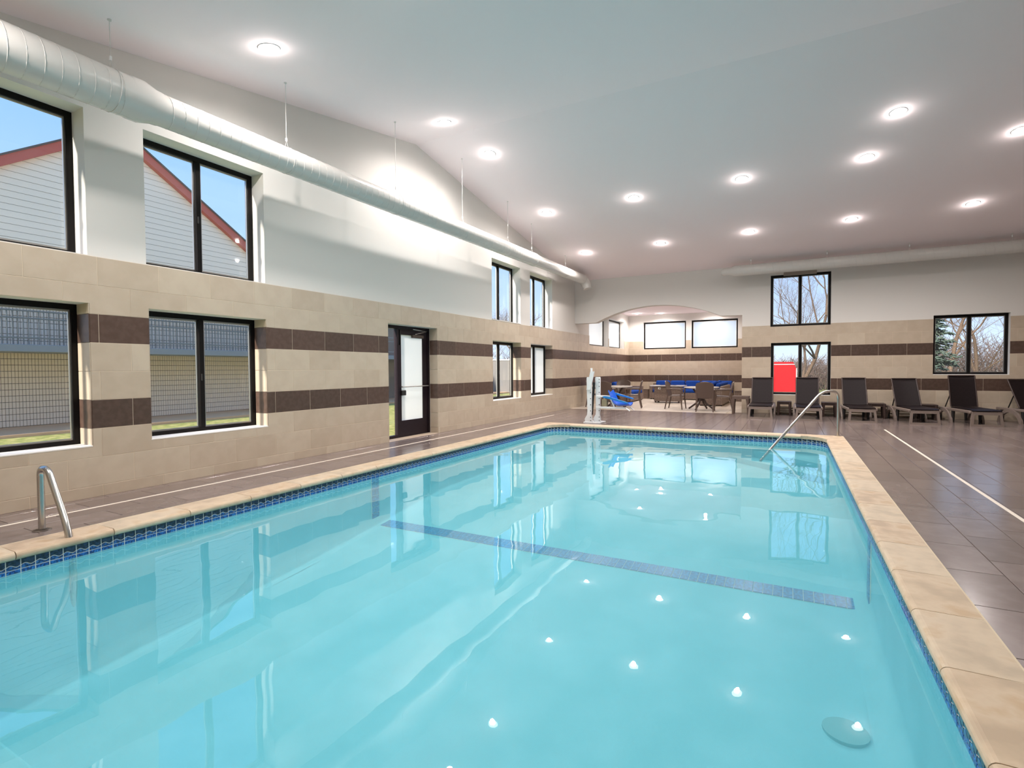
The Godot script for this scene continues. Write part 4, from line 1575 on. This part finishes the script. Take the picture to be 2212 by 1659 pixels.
func pool_fittings() -> void:
	# handrail across the far right corner
	var h := thing("handrail", "bent stainless steel handrail leading down into the pool by the loungers", "handrail", Vector3(0.83, 0, -11.83))
	var d := Vector3(-1.12, 0, 1.21).normalized()
	var m := MB.new()
	m.tube(bend([Vector3(0, 0.01, 0), Vector3(0, 0.88, 0), d * 0.42 + Vector3(0, 0.88, 0), d * 1.65 + Vector3(0, WATER, 0), d * 1.9 + Vector3(0, -0.36, 0)], 0.17, 8), 0.025, 16)
	obj("rail", m.mesh(mats.steel), h)
	var f := MB.new()
	f.tube([Vector3(0, 0.001, 0), Vector3(0, 0.012, 0), Vector3(0, 0.02, 0)], [0.06, 0.058, 0.03], 20)
	obj("flange", f.mesh(mats.steel), h)
	# grab rail at the near left
	var g := thing("grab_rail", "curved stainless steel grab rail at the pool's window side", "handrail", Vector3(-5.56, 0, -1.985))
	var q := MB.new()
	q.tube(bend([Vector3(0, 0.01, 0), Vector3(0, 0.53, 0), Vector3(0.14, 0.53, 0), Vector3(0.46, 0.08, 0), Vector3(0.535, -0.3, 0), Vector3(0.48, -0.62, 0)], 0.14, 8), 0.025, 18)
	obj("rail", q.mesh(mats.steel), g)
	var fl := MB.new()
	fl.tube([Vector3(0, 0.001, 0), Vector3(0, 0.012, 0), Vector3(0, 0.02, 0)], [0.065, 0.062, 0.03], 20)
	obj("flange", fl.mesh(mats.steel), g)
	pool_lift()

func pool_lift() -> void:
	# white lift with a blue seat; origin at the base plate, local +x towards the seat
	var o := thing("pool_lift", "white pool lift with a blue plastic seat at the pool's far edge", "pool lift", Vector3(-4.3, 0, -12.3))
	var b := MB.new()
	b.cbox(Vector3(0.02, 0.012, -0.1), Vector3(0.44, 0.024, 0.42), 0.004)
	obj("base_plate", b.mesh(mats.lift_white), o)
	for sz in [0.06, -0.12]:
		# the two columns with their flared feet
		var sx := -0.06 if sz > 0 else 0.1
		var c := MB.new()
		c.prism(PackedVector2Array([Vector2(-0.1, 0.02), Vector2(0.07, 0.02), Vector2(0.07, 0.1), Vector2(0.05, 0.2), Vector2(0.055, 0.3), Vector2(0.06, 1.1), Vector2(0.05, 1.13), Vector2(-0.05, 1.13), Vector2(-0.06, 1.1), Vector2(-0.04, 0.3), Vector2(-0.05, 0.2), Vector2(-0.11, 0.1)]), -0.035, 0.035, Transform3D(Basis(), Vector3(sx, 0, sz)))
		obj("column", c.mesh(mats.lift_white), o)
		for y in [0.06, 0.14, 0.3, 0.45, 0.6, 0.75, 0.9, 1.0, 1.07]:
			var k := MB.new()
			k.tube([Vector3(sx + 0.045, y, sz + 0.034), Vector3(sx + 0.045, y, sz + 0.044)], 0.011, 8)
			obj("bolt", k.mesh(mats.dark), o)
	var ms := MB.new()
	ms.prism(PackedVector2Array([Vector2(-0.1, 0.82), Vector2(-0.01, 0.82), Vector2(0.09, 1.27), Vector2(0.0, 1.27)]), 0.1, 0.16)
	obj("mast", ms.mesh(mats.lift_white), o)
	var tip := MB.new()
	tip.cbox(Vector3(0.01, 1.24, 0.1), Vector3(0.045, 0.22, 0.03), 0.004)
	obj("mast_tip", tip.mesh(mats.lift_white), o)
	var act := MB.new()
	act.tube([Vector3(-0.03, 0.2, -0.03), Vector3(0.03, 1.0, -0.03)], 0.03, 12)
	obj("actuator", act.mesh(mats.dark), o)
	# seat carrier frame
	var fr := MB.new()
	fr.cbox(Vector3(0.28, 0.66, 0.0), Vector3(0.36, 0.045, 0.045), 0.006)
	fr.cbox(Vector3(0.46, 0.385, 0.0), Vector3(0.74, 0.045, 0.045), 0.006)
	fr.tube([Vector3(0.44, 0.66, 0.0), Vector3(0.56, 0.39, 0.0)], 0.022, 8)
	obj("carrier", fr.mesh(mats.lift_white), o)
	var bx := MB.new()
	bx.cbox(Vector3(0.3, 0.5, -0.05), Vector3(0.14, 0.16, 0.1), 0.01)
	obj("battery_box", bx.mesh(std("battery", c8(150, 140, 112), 0.6)), o)
	var ft := MB.new()
	ft.tube([Vector3(0.86, 0.39, 0.06), Vector3(0.96, 0.33, 0.1)], 0.016, 8)
	ft.tube([Vector3(0.86, 0.39, -0.3), Vector3(0.96, 0.33, -0.26)], 0.016, 8)
	obj("footrest", ft.mesh(mats.lift_white), o)
	# moulded seat shell: back curving into the pan
	var s := MB.new()
	s.sheet(8, 20, func(a: float, t: float) -> Vector3:
		var u := (a - 0.5) * 2.0
		var p: Vector2
		if t < 0.45:
			p = Vector2(0.4 + 0.12 * (t / 0.45), 0.76 - 0.24 * (t / 0.45))
		elif t < 0.65:
			var k := (t - 0.45) / 0.2
			p = Vector2(0.52, 0.52).lerp(Vector2(0.56, 0.44), k).lerp(Vector2(0.56, 0.44).lerp(Vector2(0.66, 0.435), k), k)
		else:
			p = Vector2(0.66, 0.435).lerp(Vector2(0.92, 0.45), (t - 0.65) / 0.35)
		var w := 0.21 - 0.03 * (1.0 - minf(t / 0.3, 1.0))
		return Vector3(p.x + 0.03 * u * u * (1.0 - t), p.y + 0.05 * u * u, -0.12 + u * w), 0.03)
	obj("seat", s.mesh(mats.seat_blue), o)
	for sz in [0.13, -0.38]:
		var a := MB.new()
		a.prism(PackedVector2Array([Vector2(0.3, 0.66), Vector2(0.32, 0.63), Vector2(0.5, 0.6), Vector2(0.92, 0.5), Vector2(0.92, 0.53), Vector2(0.5, 0.65), Vector2(0.36, 0.675)]), -0.022, 0.022, Transform3D(Basis(), Vector3(0, 0.0 if sz > 0 else 0.08, sz)))
		obj("armrest", a.mesh(mats.arm_blue), o)

# ------------------------------------------------------------------ outside
func outside() -> void:
	var gm := MB.new()
	# ground all round the building, not under it
	gm.wall(Vector3.ZERO, Vector3.RIGHT, Vector3(0, 0, -1), Vector3.UP, -90, 90, -60, 120, -0.4, -0.06, [[LX - 0.4, RX + 0.3, -NZ - 0.3, 17.2], [LX - 0.4, ALX + 0.3, 17.0, 24.0]])
	struct("ground", gm.mesh(mats.grass), "pale winter lawn outside the windows", "lawn")
	var sw := MB.new()
	sw.box(Vector3(-15.55, -0.03, -14), Vector3(2.1, 0.06, 60))
	struct("path", sw.mesh(mats.walk), "tan paved walk along the neighbouring building", "path")
	neighbour()
	end_view()

func neighbour() -> void:
	var X := -16.6
	var b := thing("building", "neighbouring building with a block ground floor, railed walkway and grey sided gable", "building", Vector3(X, 0, -8))
	var core := MB.new()
	core.box(Vector3(-3.0, 1.75, -3.0), Vector3(5.96, 3.5, 22.0))
	obj("core", core.mesh(mats.mortar), b)
	# block facing, too small to count from inside
	var blk := MB.new()
	blk.cbox(Vector3.ZERO, Vector3(0.03, 0.138, 0.056), 0.004)
	var bm := blk.mesh(mats.block)
	var mm := MultiMesh.new()
	mm.transform_format = MultiMesh.TRANSFORM_3D
	mm.mesh = bm
	var at := []
	for j in 22:
		for i in 210:
			at.append(Transform3D(Basis(), Vector3(-0.01, 0.08 + j * 0.15, 5.0 - i * 0.065)))
	mm.instance_count = at.size()
	for i in at.size():
		mm.set_instance_transform(i, at[i])
	var mi := MultiMeshInstance3D.new()
	mi.name = "block_facing"
	mi.multimesh = mm
	b.add_child(mi)
	tag(mi, "", "", "", "stuff")
	# walkway slab and railing
	var sl := MB.new()
	sl.cbox(Vector3(0.62, 1.88, -3.0), Vector3(1.25, 0.17, 22.0), 0.01)
	obj("walkway_slab", sl.mesh(mats.slab), b)
	for y in [2.12, 2.57, 2.74]:
		var r := MB.new()
		r.cbox(Vector3(1.12, y, -3.0), Vector3(0.04, 0.035, 22.0), 0.004)
		obj("rail", r.mesh(mats.rail), b)
	var bar := MB.new()
	bar.cbox(Vector3.ZERO, Vector3(0.02, 0.82, 0.02), 0.003)
	var barm := bar.mesh(mats.rail)
	for i in 110:
		var o := obj("baluster", barm, b)
		o.position = Vector3(1.12, 2.36, 4.2 - i * 0.094)
	# sided gable: every board a piece
	var az := 0.28
	var ay := 7.78
	var lo := 3.3
	var bs := Basis(Vector3(0, 0, -1), Vector3(0, 1, 0), Vector3(1, 0, 0))
	var left := func(y: float) -> float: return -az - (ay - y) / 0.66
	var right := func(y: float) -> float: return -az + (ay - y) / 0.62
	var bk := MB.new()
	bk.prism(PackedVector2Array([Vector2(left.call(lo), lo), Vector2(right.call(lo), lo), Vector2(-az, ay)]), -0.3, 0.16, Transform3D(bs, Vector3.ZERO))
	obj("gable_core", bk.mesh(mats.siding_gap), b)
	var y := lo
	while y < ay - 0.1:
		var y1 := minf(y + 0.147, ay - 0.02)
		var m := MB.new()
		m.prism(PackedVector2Array([Vector2(left.call(y) + 0.02, y), Vector2(right.call(y) - 0.02, y), Vector2(right.call(y1) - 0.02, y1), Vector2(left.call(y1) + 0.02, y1)]), 0.14, 0.18, Transform3D(bs, Vector3.ZERO))
		obj("siding_board", m.mesh(mats.siding), b)
		y += 0.157
	for s in [[left, -1.0], [right, 1.0]]:
		var f := MB.new()
		var e0: float = s[0].call(ay)
		var e1: float = s[0].call(lo - 0.2)
		var p := PackedVector2Array([Vector2(e0, ay), Vector2(e0, ay + 0.24), Vector2(e1 + s[1] * 0.12, lo - 0.2 + 0.1), Vector2(e1, lo - 0.2 - 0.06)])
		f.prism(p, 0.14, 0.34, Transform3D(bs, Vector3.ZERO))
		tag(obj("fascia", f.mesh(mats.fascia), b), "red rake board")
		var rf := MB.new()
		rf.prism(PackedVector2Array([Vector2(e0, ay + 0.24), Vector2(e0, ay + 0.29), Vector2(e1 + s[1] * 0.12, lo - 0.2 + 0.15), Vector2(e1 + s[1] * 0.12, lo - 0.2 + 0.1)]), -6.0, 0.38, Transform3D(bs, Vector3.ZERO))
		obj("roof_slope", rf.mesh(mats.roof), b)
	# wall far along the window side, seen through the pair of windows past the door
	var g := thing("garden_wall", "dark grey garden wall outside the windows past the door", "wall", Vector3(-13.0, 0, -27))
	var gw := MB.new()
	gw.box(Vector3(0, 0.9, 0), Vector3(9.0, 1.9, 0.3))
	obj("panel", gw.mesh(mats.fence), g)
	var cp := MB.new()
	cp.cbox(Vector3(0, 1.88, 0), Vector3(9.1, 0.07, 0.4), 0.01)
	obj("capping", cp.mesh(mats.pale), g)

func limb(thick: MB, thin: MB, rng: RandomNumberGenerator, p: Vector3, d: Vector3, len: float, r: float, depth: int) -> void:
	var pts := [p]
	var rad := [r]
	var q := p
	var n := 4 if depth > 1 else 3
	for i in n:
		d = (d + Vector3(rng.randf_range(-0.22, 0.22), rng.randf_range(-0.1, 0.2), rng.randf_range(-0.22, 0.22))).normalized()
		q += d * len / n
		pts.append(q)
		rad.append(r * (1.0 - 0.5 * (i + 1) / n))
	if depth >= 3:
		thick.tube(pts, rad, 7, false)
	else:
		thin.tube(pts, rad, 4 if depth > 0 else 3, false)
	if depth == 0:
		return
	var kids := rng.randi_range(3, 4) if depth > 2 else rng.randi_range(4, 6)
	for k in kids:
		var t := rng.randf_range(0.35, 1.0) if k > 0 else 1.0
		var i := clampi(int(t * n), 1, n)
		var side := Vector3(rng.randf_range(-1, 1), rng.randf_range(-0.25, 0.7), rng.randf_range(-1, 1)).normalized()
		var nd := (d * 0.75 + side * (0.8 if k > 0 else 0.35)).normalized()
		limb(thick, thin, rng, pts[i], nd, len * rng.randf_range(0.58, 0.8), rad[i] * (rng.randf_range(0.5, 0.7) if k > 0 else 0.97), depth - 1)

func bare_tree(label: String, at: Vector3, lean: Vector3, h: float, r: float, sd: int, depth := 5) -> void:
	var o := thing("bare_tree", label, "tree", at, 0.0, "leafless trees outside")
	var thick := MB.new()
	var thin := MB.new()
	var rng := RandomNumberGenerator.new()
	rng.seed = sd
	limb(thick, thin, rng, Vector3(0, -0.1, 0), lean.normalized(), h * 0.42, r, depth)
	obj("trunk", thick.mesh(mats.bark), o)
	obj("twigs", thin.mesh(mats.twig), o)

func thicket(label: String, at: Vector3, size: Vector3, count: int, sd: int) -> void:
	var mb := MB.new()
	var rng := RandomNumberGenerator.new()
	rng.seed = sd
	for k in count:
		var p := Vector3(rng.randf_range(-0.5, 0.5) * size.x, -0.1, rng.randf_range(-0.5, 0.5) * size.z)
		var hh := size.y * rng.randf_range(0.55, 1.0)
		var q := p + Vector3(rng.randf_range(-0.4, 0.4), 0.5, rng.randf_range(-0.4, 0.4)) * hh
		var e := q + Vector3(rng.randf_range(-0.5, 0.5), 0.5, rng.randf_range(-0.3, 0.3)) * hh
		mb.tube([p, q, e], [0.024, 0.016, 0.006], 3, false)
		for j in 5:
			var s := p.lerp(q, rng.randf_range(0.3, 1.0)) if j < 2 else q.lerp(e, rng.randf_range(0.0, 0.8))
			mb.tube([s, s + Vector3(rng.randf_range(-0.6, 0.6), rng.randf_range(0.1, 0.6), rng.randf_range(-0.6, 0.6))], [0.011, 0.005], 3, false)
	var o := obj("thicket", mb.mesh(mats.twig))
	o.position = at
	tag(o, label, "bushes", "", "stuff")

func end_view() -> void:
	bare_tree("tall leafless tree spreading across the end wall's upper window", Vector3(0.2, 0, -26.5), Vector3(0.5, 1, 0), 9.5, 0.1, 7, 6)
	bare_tree("leaning leafless tree behind the red box", Vector3(0.3, 0, -28.5), Vector3(0.12, 1, 0.05), 8.0, 0.085, 12, 6)
	bare_tree("leafless tree with thick slanting boughs in the right window", Vector3(5.6, 0, -28.0), Vector3(0.6, 1, 0.0), 8.5, 0.11, 31, 6)
	bare_tree("leafless tree with a forked trunk in the middle of the right window", Vector3(8.6, 0, -35.0), Vector3(0, 1, 0), 9.0, 0.11, 44, 6)
	bare_tree("leafless tree at the right edge of the right window", Vector3(14.5, 0, -37.0), Vector3(-0.1, 1, 0), 10.0, 0.15, 58, 6)
	bare_tree("distant leafless tree far behind the end wall's windows", Vector3(3.6, 0, -46.0), Vector3(0.1, 1, 0), 9.5, 0.12, 63, 6)
	bare_tree("distant leafless tree seen through the windows past the door", Vector3(-24.0, 0, -46.0), Vector3(0, 1, 0), 9.0, 0.22, 71, 5)
	thicket("brown winter brush low in the end wall's lower window", Vector3(1.6, 0, -40.5), Vector3(8.4, 2.3, 8), 700, 5)
	thicket("brown winter brush filling the foot of the right window", Vector3(14.0, 0, -43), Vector3(16, 3.6, 8), 1000, 6)
	thicket("brush beyond the lawn seen past the door's windows", Vector3(-22, 0, -44), Vector3(14, 4.0, 6), 260, 9)
	# spruce at the left of the right window
	var s := thing("spruce_tree", "blue green spruce at the left of the right window", "tree", Vector3(4.25, 0, -24.5))
	var tr := MB.new()
	tr.tube([Vector3(0, -0.1, 0), Vector3(0, 6.5, 0)], [0.14, 0.02], 8)
	obj("trunk", tr.mesh(mats.bark), s)
	var rng := RandomNumberGenerator.new()
	rng.seed = 3
	var nd := MB.new()
	var y := 0.7
	while y < 6.4:
		var reach := 1.5 * (1.0 - y / 7.0)
		for k in 6:
			var a := TAU * (k + rng.randf()) / 6.0
			y += 0.018
			var d := Vector3(cos(a), 0, sin(a))
			var tip := d * reach * rng.randf_range(0.75, 1.1) + Vector3(0, y + rng.randf_range(-0.35, 0.05) * reach, 0)
			nd.tube([Vector3(0, y, 0), tip], [0.02, 0.008], 3, false)
			for j in 16:
				var t := 0.2 + 0.8 * j / 15.0
				var c := Vector3(0, y, 0).lerp(tip, t)
				var sd := d.cross(Vector3.UP) * (1.0 if j % 2 == 0 else -1.0)
				var e := c + (sd * 0.75 + d * 0.6 + Vector3(0, rng.randf_range(-0.7, 0.35), 0)).normalized() * 0.3 * (1.15 - t * 0.6)
				nd.tube([c, e], [0.034, 0.014], 4, false)
		y += 0.03
	obj("needles", nd.mesh(mats.spruce), s)
	# red box on the lawn
	var r := thing("storage_box", "large red box with silver edging outside the end wall's lower window", "box", Vector3(-0.34, 0, -33.8))
	r.scale = Vector3.ONE * 1.17
	var bd := MB.new()
	bd.prism(PackedVector2Array([Vector2(-0.8, -0.06), Vector2(0.56, -0.06), Vector2(0.56, 1.1), Vector2(0.49, 1.28), Vector2(-0.8, 1.28)]), -1.2, 0.0)
	obj("body", bd.mesh(mats.red), r)
	var lid := MB.new()
	lid.prism(PackedVector2Array([Vector2(-0.82, 1.31), Vector2(0.49, 1.31), Vector2(0.43, 1.42), Vector2(-0.82, 1.43)]), -1.2, 0.0)
	obj("lid", lid.mesh(mats.red), r)
	var ed := MB.new()
	ed.cbox(Vector3(-0.15, 1.3, 0.01), Vector3(1.32, 0.03, 0.02), 0.003)
	ed.cbox(Vector3(0.58, 0.62, 0.0), Vector3(0.04, 0.98, 0.03), 0.003)
	obj("edging", ed.mesh(mats.silver), r)
	# pale curved panel, kind unknown, at the right of the same window
	var pc := thing("curved_panel", "pale curved panel standing outside the end wall's lower window", "cover", Vector3(1.75, 0, -23.5))
	var pm := MB.new()
	pm.prism(PackedVector2Array([Vector2(-0.55, -0.1), Vector2(0.5, -0.1), Vector2(0.5, 2.1), Vector2(0.1, 2.1), Vector2(0.02, 1.5), Vector2(-0.1, 0.9), Vector2(-0.28, 0.45)]), -0.8, 0.0)
	obj("cover", pm.mesh(mats.pale), pc)
